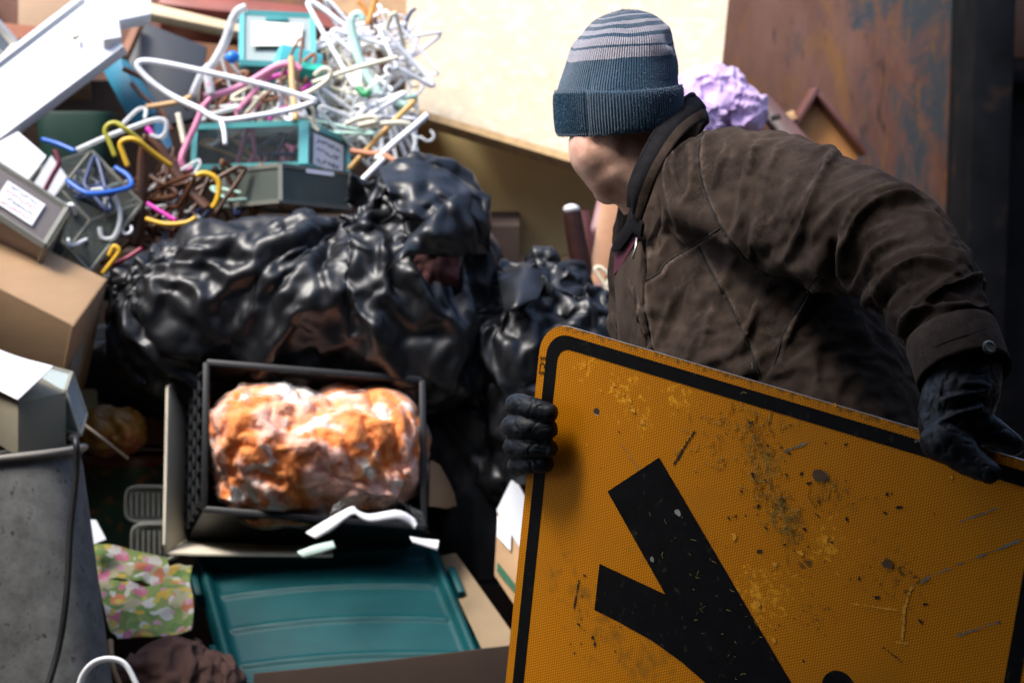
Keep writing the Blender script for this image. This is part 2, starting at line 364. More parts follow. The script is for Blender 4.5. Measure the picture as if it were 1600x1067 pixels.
def sign_mat():
    m = bpy.data.materials.new('amber_reflective_sheeting'); m.use_nodes = True; t = m.node_tree; N = t.nodes; L = t.links; b = N['Principled BSDF']
    tc = N.new('ShaderNodeTexCoord'); O = tc.outputs['UV']
    def math_(op, a, c=None):
        x = N.new('ShaderNodeMath'); x.operation = op
        for i, q in ((0, a), (1, c)):
            if q is None: continue
            if isinstance(q, (int, float)): x.inputs[i].default_value = q
            else: L.new(q, x.inputs[i])
        return x.outputs[0]
    k = 2 * math.pi / .0036; s = 0
    tot = None
    for an in (0, 60, 120):
        d = N.new('ShaderNodeVectorMath'); d.operation = 'DOT_PRODUCT'; L.new(O, d.inputs[0]); d.inputs[1].default_value = (k * math.cos(R_(an)), k * math.sin(R_(an)), 0)
        c = math_('COSINE', d.outputs['Value']); tot = c if tot is None else math_('ADD', tot, c)
    hx = N.new('ShaderNodeMapRange'); hx.inputs[1].default_value = -1.2; hx.inputs[2].default_value = .6; L.new(tot, hx.inputs[0])
    def noise(sc, det, dist=0, r=.6):
        n = N.new('ShaderNodeTexNoise'); n.inputs['Scale'].default_value = sc; n.inputs['Detail'].default_value = det; n.inputs['Distortion'].default_value = dist; n.inputs['Roughness'].default_value = r; L.new(O, n.inputs['Vector']); return n.outputs['Fac']
    def ramp(src, a, c):
        r = N.new('ShaderNodeMapRange'); r.inputs[1].default_value = a; r.inputs[2].default_value = c; L.new(src, r.inputs[0]); return r.outputs[0]
    def mix(f, a, c):
        x = N.new('ShaderNodeMixRGB'); L.new(f, x.inputs[0])
        for i, q in ((1, a), (2, c)):
            if isinstance(q, tuple): x.inputs[i].default_value = (*q, 1)
            else: L.new(q, x.inputs[i])
        return x.outputs[0]
    col = mix(hx.outputs[0], (.42, .125, .002), (.80, .295, .004))
    def spots(pts, src, lo, hi, c):
        # smears that cling to a few places on the face: nearest spot distance lowers the noise threshold
        nonlocal col
        best = None
        for px, py, r in pts:
            u, v = sun_(px, py); d = N.new('ShaderNodeVectorMath'); d.operation = 'DISTANCE'; L.new(O, d.inputs[0]); d.inputs[1].default_value = (u, v, 0)
            q = math_('DIVIDE', d.outputs['Value'], r); best = q if best is None else math_('MINIMUM', best, q)
        s_ = math_('SUBTRACT', src, math_('MULTIPLY', best, .16)); col = mix(ramp(s_, lo, hi), col, c)
    col = mix(ramp(noise(4, 6), .52, .75), col, (.52, .19, .008))
    col = mix(ramp(noise(130, 5, .3, .7), .68, .75), col, (.80, .36, .02))
    spots([(975, 615, .05), (915, 570, .03), (1005, 660, .03), (1190, 930, .08), (1290, 850, .05), (1060, 620, .04)], noise(95, 7, .6, .75), .46, .54, (.92, .40, .02))
    spots([(940, 985, .06), (890, 920, .06), (1000, 1040, .07)], noise(40, 8, .4, .7), .42, .62, (.30, .125, .012))
    spots([(1180, 690, .05), (1215, 790, .05), (1250, 880, .07), (1270, 960, .07), (1400, 900, .10), (1310, 780, .05), (1130, 660, .04)], noise(85, 9, 1.0, .8), .50, .57, (.16, .075, .012))
    spots([(1200, 720, .035), (1225, 810, .035)], noise(60, 6, 1.5, .7), .44, .56, (.26, .17, .03))
    col = mix(ramp(noise(70, 8, .5, .75), .70, .77), col, (.14, .06, .012))
    # grime along the upper edge of the plate
    sy_ = N.new('ShaderNodeSeparateXYZ'); L.new(O, sy_.inputs[0]); eg = math_('SUBTRACT', noise(120, 6, 0, .75), math_('MULTIPLY', sy_.outputs[1], 16.0)); col = mix(ramp(eg, .40, .52), col, (.22, .10, .015))
    L.new(col, b.inputs['Base Color']); b.inputs['Roughness'].default_value = .5; b.inputs['Specular IOR Level'].default_value = .15
    bp = N.new('ShaderNodeBump'); bp.inputs['Strength'].default_value = .15; bp.inputs['Distance'].default_value = .0006; L.new(hx.outputs[0], bp.inputs['Height']); L.new(bp.outputs[0], b.inputs['Normal'])
    return m
SIGN = thing('road_sign', 'scuffed amber road sign with black border and side-road symbol, held by the man', 'road sign', sp(.38, .76))
def flat(polys, h):
    """polygons in sign coordinates lying h above the face"""
    mb = MB()
    for q in polys: mb.add(([sp(u, v, h) for u, v in q], [tuple(range(len(q)))]))
    return mb.v, mb.f
def set_uv(o):
    me = o.data; uv = me.uv_layers.new(name='UVMap'); off = wloc(o.parent)
    for l in me.loops:
        q = me.vertices[l.vertex_index].co + off - S_O; uv.data[l.index].uv = (q.dot(S_U), q.dot(S_V))
# the plate with its bolt hole: outer outline joined to the hole rim
OUT = rrect(0, .047)
hole = [(.105 + .005 * math.cos(R_(a)), .105 + .005 * math.sin(R_(a))) for a in range(0, 360, 30)]
def plate_mesh():
    bm = bmesh.new()
    vo = [bm.verts.new(sp(u, v, 0)) for u, v in OUT]; vh = [bm.verts.new(sp(u, v, 0)) for u, v in hole]
    es = [bm.edges.new((q[i], q[(i + 1) % len(q)])) for q in (vo, vh) for i in range(len(q))]
    bmesh.ops.triangle_fill(bm, use_beauty=True, edges=es)
    r = bmesh.ops.extrude_face_region(bm, geom=list(bm.faces)); nv = [x for x in r['geom'] if isinstance(x, bmesh.types.BMVert)]
    for x in nv: x.co -= S_N * .0025
    bmesh.ops.recalc_face_normals(bm, faces=bm.faces); bm.verts.index_update()
    v = [x.co.copy() for x in bm.verts]; f = [tuple(q.index for q in p.verts) for p in bm.faces]; bm.free(); return v, f
SM = sign_mat()
o = part('plate', plate_mesh(), SM, SIGN); set_uv(o)
alu = pm('bare_aluminium', (.55, .54, .52), .45, metal=.8); o.data.materials.append(alu)
for p in o.data.polygons:
    if p.normal.dot(S_N) < .5: p.material_index = 1
BLACKV = pm('scuffed_black_vinyl', (.004, .004, .0045), .5, var=.5, scale=40, col2=(.035, .032, .027), mixlo=.63, mixhi=.74, mscale=70, bump=.15, bscale=150, bdist=.001, spec=.12)
ra = rrect(.0125, .036); rb = rrect(.0315, .020)
nn = len(ra); mb = MB(); mb.add(([sp(u, v, .0006) for u, v in ra] + [sp(u, v, .0006) for u, v in rb], [(i, (i + 1) % nn, (i + 1) % nn + nn, i + nn) for i in range(nn)]))
part('border', (mb.v, mb.f), BLACKV, SIGN, label='black border line around the edge of the sign')
c0 = sun_(949.5, 767.4); c1 = sun_(1030.3, 714.2)
brl = [sun_(*q) for q in ((1104, 1067), (1066, 1034), (1019, 1000), (965, 970), (929, 952))]
notch = sun_(1039.9, 928); bt = sun_(937, 880)
E_ = .36
sym = [c0, c1, (c1[0] + E_ + .02, c1[1] + E_ + .02), (c0[0] + E_, c0[1] + E_), (brl[0][0] + .10, brl[0][1] + .14), (brl[0][0] + .06, brl[0][1] + .075)] + brl + [bt, notch]
part('side_road_symbol', flat([sym], .0007), BLACKV, SIGN, label='thick black side-road symbol on the sign')
q = sun_(1320, 1050); cc = (q[0] - .004, q[1] + .026)
dome = [(cc[0] + .025 * math.cos(R_(a)), cc[1] + .026 * math.sin(R_(a))) for a in range(180, 361, 12)] + [(cc[0] + .025, cc[1] + .12), (cc[0] - .025, cc[1] + .12)]
part('round_ended_mark', flat([dome], .0007), BLACKV, SIGN)
# scratches, dirt flecks, pale chips and dried grass stuck to the face
def blot(u, v, r, el=1.0, rot=0, n=9, rnd=.45):
    o = []
    for k in range(n):
        a = 2 * math.pi * k / n; q = r * (1 + rnd * random.uniform(-1, 1)); x = q * math.cos(a) * el; y = q * math.sin(a)
        o.append((u + x * math.cos(rot) - y * math.sin(rot), v + x * math.sin(rot) + y * math.cos(rot)))
    return o
DIRT = pm('dried_mud', (.035, .020, .010), .95, var=.5, scale=60)
GREY = pm('scraped_metal_grey', (.20, .19, .14), .6, var=.5, scale=90)
CHIP = pm('bright_amber_scrape', (.80, .36, .02), .6, var=.2, scale=60)
fl = []
def inside(px, py): return 800 < px < 1590
for k in range(150):
    cx, cy, sx, sy = random.choice([(1260, 900, 60, 110), (1200, 780, 60, 70), (1260, 830, 90, 90), (940, 980, 30, 40), (1350, 800, 130, 120), (1150, 690, 90, 50)])
    px = random.gauss(cx, sx); py = random.gauss(cy, sy)
    if inside(px, py):
        u, v = sun_(px, py)
        if .04 < u < .72 and .04 < v < .7: fl.append(blot(u, v, random.uniform(.0005, .0016) * random.choice((.5, .8, 1, 1.5)), random.uniform(1, 2.4), random.uniform(0, 3.1)))
o = part('dirt_flecks', flat(fl, .0010), DIRT, SIGN); o['kind'] = 'stuff'
def scratch(pts, wd):
    P_ = [sun_(*q) for q in pts]; up = []; dn = []; n = 24
    for k in range(n + 1):
        t = k / n * (len(P_) - 1); i = min(int(t), len(P_) - 2); t -= i
        u = P_[i][0] + (P_[i + 1][0] - P_[i][0]) * t; v = P_[i][1] + (P_[i + 1][1] - P_[i][1]) * t
        d = Vector((P_[i + 1][0] - P_[i][0], P_[i + 1][1] - P_[i][1])).normalized(); s = wd * random.choice((.06, .3, .6, 1.0, .8)); j = random.gauss(0, wd * .25)
        up.append((u - d.y * (s + j), v + d.x * (s + j))); dn.append((u + d.y * (s - j), v - d.x * (s - j)))
    return up + dn[::-1]
for pts, wd, mt in [([(1425, 915), (1500, 880), (1598, 842)], .0021, GREY), ([(1500, 815), (1560, 793)], .0014, GREY), ([(1495, 993), (1562, 970)], .0018, GREY), ([(1225, 705), (1265, 690)], .0022, GREY),
                    ([(1052, 728), (1068, 700), (1086, 673)], .0018, DIRT), ([(1410, 1000), (1413, 950), (1425, 915)], .0030, CHIP), ([(1330, 942), (1405, 953)], .0015, CHIP), ([(1420, 1005), (1400, 1002)], .002, CHIP),
                    ([(1175, 565), (1176, 575)], .0012, GREY), ([(1380, 1010), (1412, 1035)], .0012, DIRT), ([(968, 690), (1000, 735)], .0006, GREY), ([(905, 905), (897, 950)], .0018, DIRT), ([(1430, 690), (1446, 683)], .0022, GREY), ([(1466, 684), (1480, 680)], .002, GREY)]:
    part('scratch', flat([scratch(pts, wd)], .0009), mt, SIGN)
ch = [blot(*sun_(px, py), r * .5, el, rt, 12, .6) for px, py, r, el, rt in [(1148, 838, .007, 1.3, .8), (1185, 941, .007, 1.1, 2), (1212, 882, .005, 1.4, 0), (1252, 863, .006, 1.5, .2), (1292, 840, .006, 1.2, .5), (1305, 632, .0035, 1.5, 1.5), (1486, 745, .004, 1, 0), (960, 600, .004, 2, .8), (985, 625, .005, 1.5, 1), (990, 640, .006, 1.3, .9), (940, 610, .004, 1, .5), (918, 694, .0025, 1, 0), (915, 570, .004, 1.4, .6), (975, 615, .003, 1, 0), (1005, 660, .005, 1.2, .4), (1210, 1000, .006, 1.2, 1)]]
o = part('bright_scrapes', flat(ch, .0013), CHIP, SIGN); o['kind'] = 'stuff'
lf = [blot(*sun_(px, py), r, el, rt, 8, .3) for px, py, r, el, rt in [(1284, 742, .0085, 1.3, -.3), (1387, 880, .006, 1.2, .5), (1060, 800, 0.004, 1.2, 1), (1020, 873, .004, 1, 0)]]
for q in lf[:2]: part('stuck_leaf', flat([q], .0018), pm('dry_leaf', (.10, .055, .025), .8, var=.4, scale=60), SIGN)
for q in lf[2:]: part('pale_fleck', flat([q], .0018), pm('paper_fleck', (.3, .3, .28), .8, var=.3), SIGN)
gr = MB()
for cx, cy, sx, sy, nb in [(1180, 665, 26, 10, 42), (1182, 690, 10, 24, 30), (1190, 740, 18, 14, 34), (1200, 765, 12, 14, 26), (1222, 800, 16, 22, 60), (1238, 830, 8, 14, 30), (1300, 768, 20, 8, 26), (1130, 650, 18, 18, 16), (1120, 720, 14, 20, 9), (1095, 690, 30, 14, 7), (1050, 870, 60, 50, 22), (1130, 960, 60, 50, 26)]:
    for k in range(nb):
        u, v = sun_(random.gauss(cx, sx), random.gauss(cy, sy)); a = random.uniform(0, 6.28); l = random.uniform(.002, .008) * (.6 if cy > 860 else 1); b2 = a + random.gauss(0, .6)
        p0 = sp(u, v, .001); p1 = sp(u + l * math.cos(a), v + l * math.sin(a), .0012 + random.random() * .0012); p2 = sp(u + l * math.cos(a) + l * math.cos(b2), v + l * math.sin(a) + l * math.sin(b2), .001)
        gr.add(tube([p0, p1, p2], .00032, 3))
o = part('dried_grass', (gr.v, gr.f), pm('dried_grass', (.26, .20, .05), .8, var=.5, scale=80), SIGN); o['kind'] = 'stuff'
fc = bpy.data.curves.new('stencil_font', 'FONT'); fc.body = 'S.C.S'; fc.size = .013; fc.align_x = 'CENTER'; fc.extrude = .0001
tmp = bpy.data.objects.new('stencil_font', fc); COL.objects.link(tmp); bpy.context.view_layer.update()
sm_ = bpy.data.meshes.new_from_object(tmp.evaluated_get(bpy.context.evaluated_depsgraph_get())); bpy.data.objects.remove(tmp)
u, v = sun_(845, 570); bx = S_V.normalized(); by = S_N.cross(bx)
o = part('stencil_letters', ([sp(.0035, v, .0008) + bx * q.co.x + by * q.co.y + S_N * q.co.z for q in sm_.vertices], [tuple(p.vertices) for p in sm_.polygons]), BLACKV, SIGN); o['kind'] = 'stuff'
# ================================================================== the man
def seg(pts, n=20):
    """tapered tube through (px,py,d,r) joints with rounded ends, densely sampled"""
    c = smooth_pts([P(*q[:3]) for q in pts], 6); rr = [x.x for x in smooth_pts([(q[3], 0, 0) for q in pts], 6)]
    mb = MB(); mb.add(tube(c, rr, n)); mb.add(ell(c[0], (rr[0],) * 3, n, 10)); mb.add(ell(c[-1], (rr[-1],) * 3, n, 10))
    return mb.v, mb.f
def segw(pts, n=20):
    c = smooth_pts([Vector(q[:3]) for q in pts], 6); rr = [x.x for x in smooth_pts([(q[3], 0, 0) for q in pts], 6)]
    mb = MB(); mb.add(tube(c, rr, n)); mb.add(ell(c[0], (rr[0],) * 3, n, 10)); mb.add(ell(c[-1], (rr[-1],) * 3, n, 10))
    return mb.v, mb.f
MAN = thing('person', 'man in blue striped beanie, dark suede jacket and black gloves, head turned away', 'person', (.40, 2.98, 0))
# --- body: one continuous skin surface
face = Vector((-.50, .866, -.10)).normalized()
HUP = (UPV - RGT * .07 - FWD * .15).normalized()
HL = HUP.cross(face).normalized(); face = HL.cross(HUP).normalized()      # HL: towards his left ear
HC = P(967, 170, 3.02)
def hp(f, l, u): return HC + face * f + HL * l + HUP * u
skin = pm('skin', (.74, .45, .33), .5, var=.16, scale=38, bump=.4, bscale=420, bdist=.0012, col2=(.60, .29, .21), mixlo=.48, mixhi=.70, mscale=22, sss=.06)
head = [ell(hp(-.002, 0, .025), (face * .092, HL * .076, HUP * .098)),
        ell(P(946, 232, 2.995), (.057, .058, .060)), ell(P(960, 262, 3.0), (.050, .055, .050)),
        ell(P(949, 292, 3.03), (.024, .040, .028)), ell(P(972, 282, 3.0), (.042, .045, .036)),
        ell(hp(.085, 0, -.012), (face * .024, HL * .013, HUP * .028)), ell(hp(.074, 0, -.062), (face * .020, HL * .026, HUP * .014)),
        ell(hp(.088, 0, -.052), (face * .008, HL * .022, HUP * .005)), ell(hp(.088, 0, -.064), (face * .008, HL * .02, HUP * .006)),
        ell(P(925, 208, 2.947), (.0065, .011, .0135)), ell(hp(-.005, -.079, -.01), (face * .02, HL * .008, HUP * .032)),
        seg([(970, 222, 3.0, .056), (994, 264, 3.0, .054), (1035, 325, 3.035, .055), (1060, 350, 3.03, .06)]),
        seg([(1060, 340, 3.02, .07), (1140, 420, 2.99, .12), (1200, 640, 2.98, .13), (1215, 760, 2.98, .13)]),
        segw([(.33, 3.02, .85, .085), (.27, 3.05, .48, .055), (.30, 3.09, .08, .04)]), segw([(.47, 2.94, .85, .085), (.50, 2.90, .48, .055), (.55, 2.98, .08, .04)])]
bv, bf = remesh(head, .0052, 6)
nb = normals(bv, bf); bv = bv + nb * (fbm(bv * 60, 2) * .0005)[:, None]
_b = BVHTree.FromPolygons([Vector(x) for x in bv], bf)
for pts, amp, wd in [([(936, 226), (940, 250), (950, 278), (962, 300)], -.0040, .017), ([(912, 235), (917, 262), (930, 292), (945, 312)], .0022, .014), ([(958, 222), (975, 262), (990, 305)], .0015, .012), ([(922, 216), (926, 224), (930, 222)], -.003, .004), ([(900, 225), (908, 245)], .002, .01), ([(960, 300), (975, 300)], -.001, .01)]:
    pp = [_b.ray_cast(CAM, ray(x.x, x.y).normalized())[0] for x in smooth_pts([(q, r, 0) for q, r in pts], 10)]; pp = np.array([tuple(x) for x in pp if x])
    if len(pp): bv = bv + nb * (amp * np.exp(-(np.linalg.norm(bv[:, None] - pp[None], axis=2).min(1) / wd) ** 2))[:, None]
part('body', (bv, bf), skin, MAN, smooth=True)
for s in (-1, 1):
    e = part('eye', ell(hp(.078, .031 * s, .012), (.0115,) * 3), pm('eye_white', (.75, .73, .7), .2, var=.05), MAN, smooth=True)
# --- beanie
HA = (RGT - HUP * RGT.dot(HUP)).normalized(); HB = HUP.cross(HA)
HO = P(969, 204, 3.02)
def prof(t, tab):
    for (a, r0), (b, r1) in zip(tab, tab[1:]):
        if t <= b: return r0 + (r1 - r0) * (t - a) / (b - a)
    return tab[-1][1]
def hat_point(th, r, h, amp=1):
    d = HA * math.cos(th) + HB * math.sin(th)
    el = 1 + .045 * (2 * d.dot(face) ** 2 - 1)
    return HO + d * (r * el) + HUP * h
def revolve(pr, ncol, nrib=0, ramp=.0):
    """pr: list of (r, h, ribamp)"""
    v = []; f = []
    for i, (r, h, ra_) in enumerate(pr):
        for j in range(ncol):
            th = 2 * math.pi * j / ncol
            rib = math.cos(th * nrib) * ra_ if nrib else 0
            v.append(hat_point(th, max(r + rib, 1e-5), h))
    for i in range(len(pr) - 1):
        for j in range(ncol): f.append((i * ncol + j, i * ncol + (j + 1) % ncol, (i + 1) * ncol + (j + 1) % ncol, (i + 1) * ncol + j))
    return v, f
def hat_mat(name, stripes):
    m = bpy.data.materials.new(name); m.use_nodes = True; t = m.node_tree; N = t.nodes; L = t.links; b = N['Principled BSDF']
    uv = N.new('ShaderNodeUVMap'); uv.uv_map = 'UVMap'; sx = N.new('ShaderNodeSeparateXYZ'); L.new(uv.outputs[0], sx.inputs[0])
    rp = N.new('ShaderNodeValToRGB'); cr = rp.color_ramp; cr.interpolation = 'CONSTANT'
    blue = (.034, .088, .150, 1); grey = (.42, .405, .475, 1)
    cr.elements[0].position = 0; cr.elements[0].color = blue; cr.elements.remove(cr.elements[1])
    if stripes:
        for pos, c in ((.430, grey), (.515, blue), (.535, grey), (.60, blue), (.632, grey), (.672, blue), (.71, grey), (.735, blue), (.79, grey), (.812, blue), (.88, grey), (.90, blue)):
            e = cr.elements.new(pos); e.color = c
    jn = N.new('ShaderNodeTexNoise'); jn.inputs['Scale'].default_value = 140; tc = N.new('ShaderNodeTexCoord'); L.new(tc.outputs['Object'], jn.inputs['Vector'])
    ma = N.new('ShaderNodeMath'); ma.operation = 'MULTIPLY_ADD'; L.new(jn.outputs['Fac'], ma.inputs[0]); ma.inputs[1].default_value = .012; L.new(sx.outputs[1], ma.inputs[2]); L.new(ma.outputs[0], rp.inputs[0])
    n2 = N.new('ShaderNodeTexNoise'); n2.inputs['Scale'].default_value = 420; n2.inputs['Detail'].default_value = 3; L.new(tc.outputs['Object'], n2.inputs['Vector'])
    r2 = N.new('ShaderNodeMapRange'); r2.inputs[1].default_value = .62; r2.inputs[2].default_value = .8; L.new(n2.outputs['Fac'], r2.inputs[0])
    mx = N.new('ShaderNodeMixRGB'); L.new(r2.outputs[0], mx.inputs[0]); L.new(rp.outputs[0], mx.inputs[1]); mx.inputs[2].default_value = (.17, .24, .32, 1)
    L.new(mx.outputs[0], b.inputs['Base Color']); b.inputs['Roughness'].default_value = .95; b.inputs['Sheen Weight'].default_value = .25; b.inputs['Specular IOR Level'].default_value = .08
    wv = N.new('ShaderNodeMath'); wv.operation = 'MULTIPLY'; L.new(sx.outputs[0], wv.inputs[0]); wv.inputs[1].default_value = 2 * math.pi * 140
    wc = N.new('ShaderNodeMath'); wc.operation = 'SINE'; L.new(wv.outputs[0], wc.inputs[0])
    wa = N.new('ShaderNodeMath'); wa.operation = 'MULTIPLY_ADD'; L.new(n2.outputs['Fac'], wa.inputs[0]); wa.inputs[1].default_value = 2.0; L.new(wc.outputs[0], wa.inputs[2])
    bp = N.new('ShaderNodeBump'); bp.inputs['Strength'].default_value = .9; bp.inputs['Distance'].default_value = .0016; L.new(wa.outputs[0], bp.inputs['Height']); L.new(bp.outputs[0], b.inputs['Normal'])
    return m
def uv_revolve(o, ncol, vv):
    me = o.data; uv = me.uv_layers.new(name='UVMap')
    for p in me.polygons:
        js = [me.loops[l].vertex_index % ncol for l in p.loop_indices]
        for l in p.loop_indices:
            i, j = divmod(me.loops[l].vertex_index, ncol)
            if j == 0 and max(js) > ncol / 2: j = ncol
            uv.data[l].uv = (j / ncol, vv[i])
crown = [(.090, .02), (.0935, .045), (.0925, .062), (.0885, .082), (.0835, .102), (.0785, .121), (.0720, .139), (.0615, .155), (.047, .168), (.025, .176), (.0, .177)]
cs = smooth_pts([(r, h, 0) for r, h in crown], 7); arc = [0]
for p, q in zip(cs, cs[1:]): arc.append(arc[-1] + (q - p).length)
nc = 260
v, f = revolve([(p.x, p.y, 0) for p in cs], nc)
va = np.array([tuple(x) for x in v]); ax = va - np.array(HO); hh = ax @ np.array(HUP)
wgt = np.clip((hh - .07) / .08, 0, 1)
def crease(a, b, wd, amp):
    """groove between two screen points on the hat's near side"""
    global va
    A = np.array(P(*a)); B = np.array(P(*b)); t = np.clip(((va - A) @ (B - A)) / ((B - A) @ (B - A)), 0, 1); d = np.linalg.norm(va - (A + t[:, None] * (B - A)), axis=1)
    rad = ax - hh[:, None] * np.array(HUP); rad = rad / (np.linalg.norm(rad, axis=1)[:, None] + 1e-6) * .7 + np.array(HUP) * .5
    va = va + rad * (amp * np.exp(-(d / wd) ** 2))[:, None]
rad = ax - hh[:, None] * np.array(HUP); rad = rad / (np.linalg.norm(rad, axis=1)[:, None] + 1e-6)
va = va + rad * (fbm(va * 14, 2) * .005 * (.4 + wgt))[:, None] + np.array(HUP) * (vnoise(va * 18) * .006 * wgt)[:, None] + np.array(HA) * (.013 * wgt)[:, None]
crease((970, 52, 2.96), (1040, 66, 2.96), .010, -.011); crease((985, 36, 2.98), (1036, 50, 2.97), .010, .007); crease((955, 70, 2.945), (1045, 84, 2.95), .011, .006)
crease((927, 97, 2.945), (940, 60, 2.96), .0032, -.0040); crease((940, 60, 2.96), (962, 26, 2.99), .0032, -.0045); crease((921, 145, 2.93), (927, 97, 2.945), .0032, -.0030)
BN = part('beanie', (va, f), hat_mat('striped_knit', True), MAN, smooth=True); uv_revolve(BN, nc, [x / arc[-1] for x in arc])
BN['label'] = 'grey and blue striped knit beanie'
cp = smooth_pts([(x, y, 0) for x, y in [(.0925, .004), (.0955, .000), (.0985, .003), (.1005, .015), (.1015, .032), (.1010, .048), (.0995, .059), (.0970, .0635), (.0935, .060)]], 5)
ncc = 840
v, f = revolve([(p.x, p.y, -.0013 if .004 < p.y < .060 and p.x > .096 else .0002) for p in cp], ncc, 140)
va = np.array([tuple(x) for x in v]); ax = va - np.array(HO); hh = ax @ np.array(HUP); rad = ax - hh[:, None] * np.array(HUP); rad /= np.linalg.norm(rad, axis=1)[:, None]
va = va + rad * (fbm(va * 12 + 3, 2) * .0034)[:, None] + np.array(HUP) * (vnoise(va * 11 + 5) * .0045)[:, None]
A = np.array(P(917, 175, 2.925)); d = np.abs((va - A) @ np.array(HA)); near = (va - np.array(HO)) @ np.array(FWD) < 0
va = va - rad * (.0025 * np.exp(-(d / .0028) ** 2) * near)[:, None]
CF = part('cuff', (va, f), hat_mat('ribbed_knit', False), BN, smooth=True); uv_revolve(CF, ncc, [i / len(cp) for i in range(len(cp))])

# loose wool fibres standing off the knit
def fuzz(v, f, n, ln):
    nr = normals(v, f); v = np.asarray(v); mbf = MB()
    for i in RNG.integers(0, len(v), n):
        p = Vector(v[i]); d = Vector(nr[i])
        if d.dot((CAM - p).normalized()) < -.3: continue
        t = Vector(RNG.normal(0, 1, 3)); t = (t - d * t.dot(d)).normalized(); l = ln * RNG.uniform(.4, 1.3)
        q = [p, p + d * l * .5 + t * l * .25, p + d * l * .6 + t * l * .9]; r = .00016
        s_ = d.cross(t).normalized() * r
        mbf.add(([q[0] - s_, q[0] + s_, q[1] + s_, q[1] - s_, q[2]], [(0, 1, 2, 3), (3, 2, 4)]))
    return mbf.v, mbf.f
FZ = pm('wool_fibre', (.13, .19, .27), .9, sheen=.3)
o = part('wool_fuzz', fuzz(va, f, 5000, .0035), FZ, BN); o['kind'] = 'stuff'
bn_v = np.empty(len(BN.data.vertices) * 3); BN.data.vertices.foreach_get('co', bn_v); bn_v = bn_v.reshape(-1, 3) + np.array(wloc(BN))
o = part('wool_fuzz', fuzz(bn_v, [tuple(p.vertices) for p in BN.data.polygons], 3500, .0035), pm('pale_wool_fibre', (.26, .27, .34), .9), BN); o['kind'] = 'stuff'
# --- jacket
fd = Vector((-.90, -.43, 0)); sd = Vector((.43, -.90, 0))
def tsec(y, l, r, d=2.98, tilt=0):
    h = (r - l) / 2 * d / FPX; a_ = h / .676; c = P((l + r) / 2, y, d)
    return (c, sd * a_ + Vector((0, 0, tilt * a_)), fd * (.58 * a_))
tors = loft([tsec(*q) for q in [(222, 1020, 1120, 3.02, .1), (245, 1000, 1180, 3.01, .05), (295, 985, 1250, 3.0), (360, 970, 1300), (430, 963, 1332), (500, 962, 1372), (600, 968, 1425), (700, 985, 1458), (800, 990, 1480), (880, 1000, 1480)]], 48, 2.25)
arm = seg([(1138, 297, 2.86, .095), (1210, 307, 2.79, .093), (1290, 335, 2.70, .086), (1365, 347, 2.62, .073), (1408, 380, 2.57, .069), (1455, 436, 2.50, .060), (1486, 503, 2.44, .053), (1497, 545, 2.415, .051)], 28)
arm_r = seg([(1075, 330, 3.12, .085), (1060, 480, 3.14, .075), (1030, 640, 3.12, .070), (930, 675, 2.99, .062), (905, 682, 2.93, .055)], 28)
jv, jf = remesh([tors, arm, arm_r], .0078, 6)
bvh = BVHTree.FromPolygons([Vector(x) for x in jv], jf)
jn_ = normals(jv, jf)
def cast(px, py):
    r = ray(px, py).normalized(); h = bvh.ray_cast(CAM, r)
    return h[0]
def line3(pts, step=.004):
    c = smooth_pts([(x, y, 0) for x, y in pts], 10); o = [cast(p.x, p.y) for p in c]
    o = [x for x in o if x is not None]
    if not o: return np.zeros((1, 3)) - 50
    out = [o[0]]
    for p in o[1:]:
        n = max(1, int((p - out[-1]).length / step))
        if (p - out[-1]).length > .12: continue
        a0 = out[-1]
        for k in range(n): out.append(a0 + (p - a0) * (k + 1) / n)
    return np.array([tuple(p) for p in out])
disp = np.zeros(len(jv)); wear = np.zeros(len(jv))
def fold(pts, amp, wd, wearamt=.0, both=True):
    global disp, wear
    L3 = line3(pts)
    lo = L3.min(0) - 3 * wd; hi = L3.max(0) + 3 * wd; idx = np.where(((jv > lo) & (jv < hi)).all(1))[0]
    if not len(idx): return
    D = np.linalg.norm(jv[idx][:, None] - L3[None], axis=2); k = D.argmin(1); d = D.min(1); t = k / max(1, len(L3) - 1)
    amp *= 1.55; wd *= .85
    tap = np.clip(np.minimum(t, 1 - t) * 5, 0, 1) ** .7
    disp[idx] += tap * amp * (np.exp(-(d / wd) ** 1.35) - (.45 * np.exp(-(d / (2.1 * wd)) ** 2) if both else 0))
    wear[idx] = np.maximum(wear[idx], wearamt * tap * np.exp(-(d / (wd * .55)) ** 2))
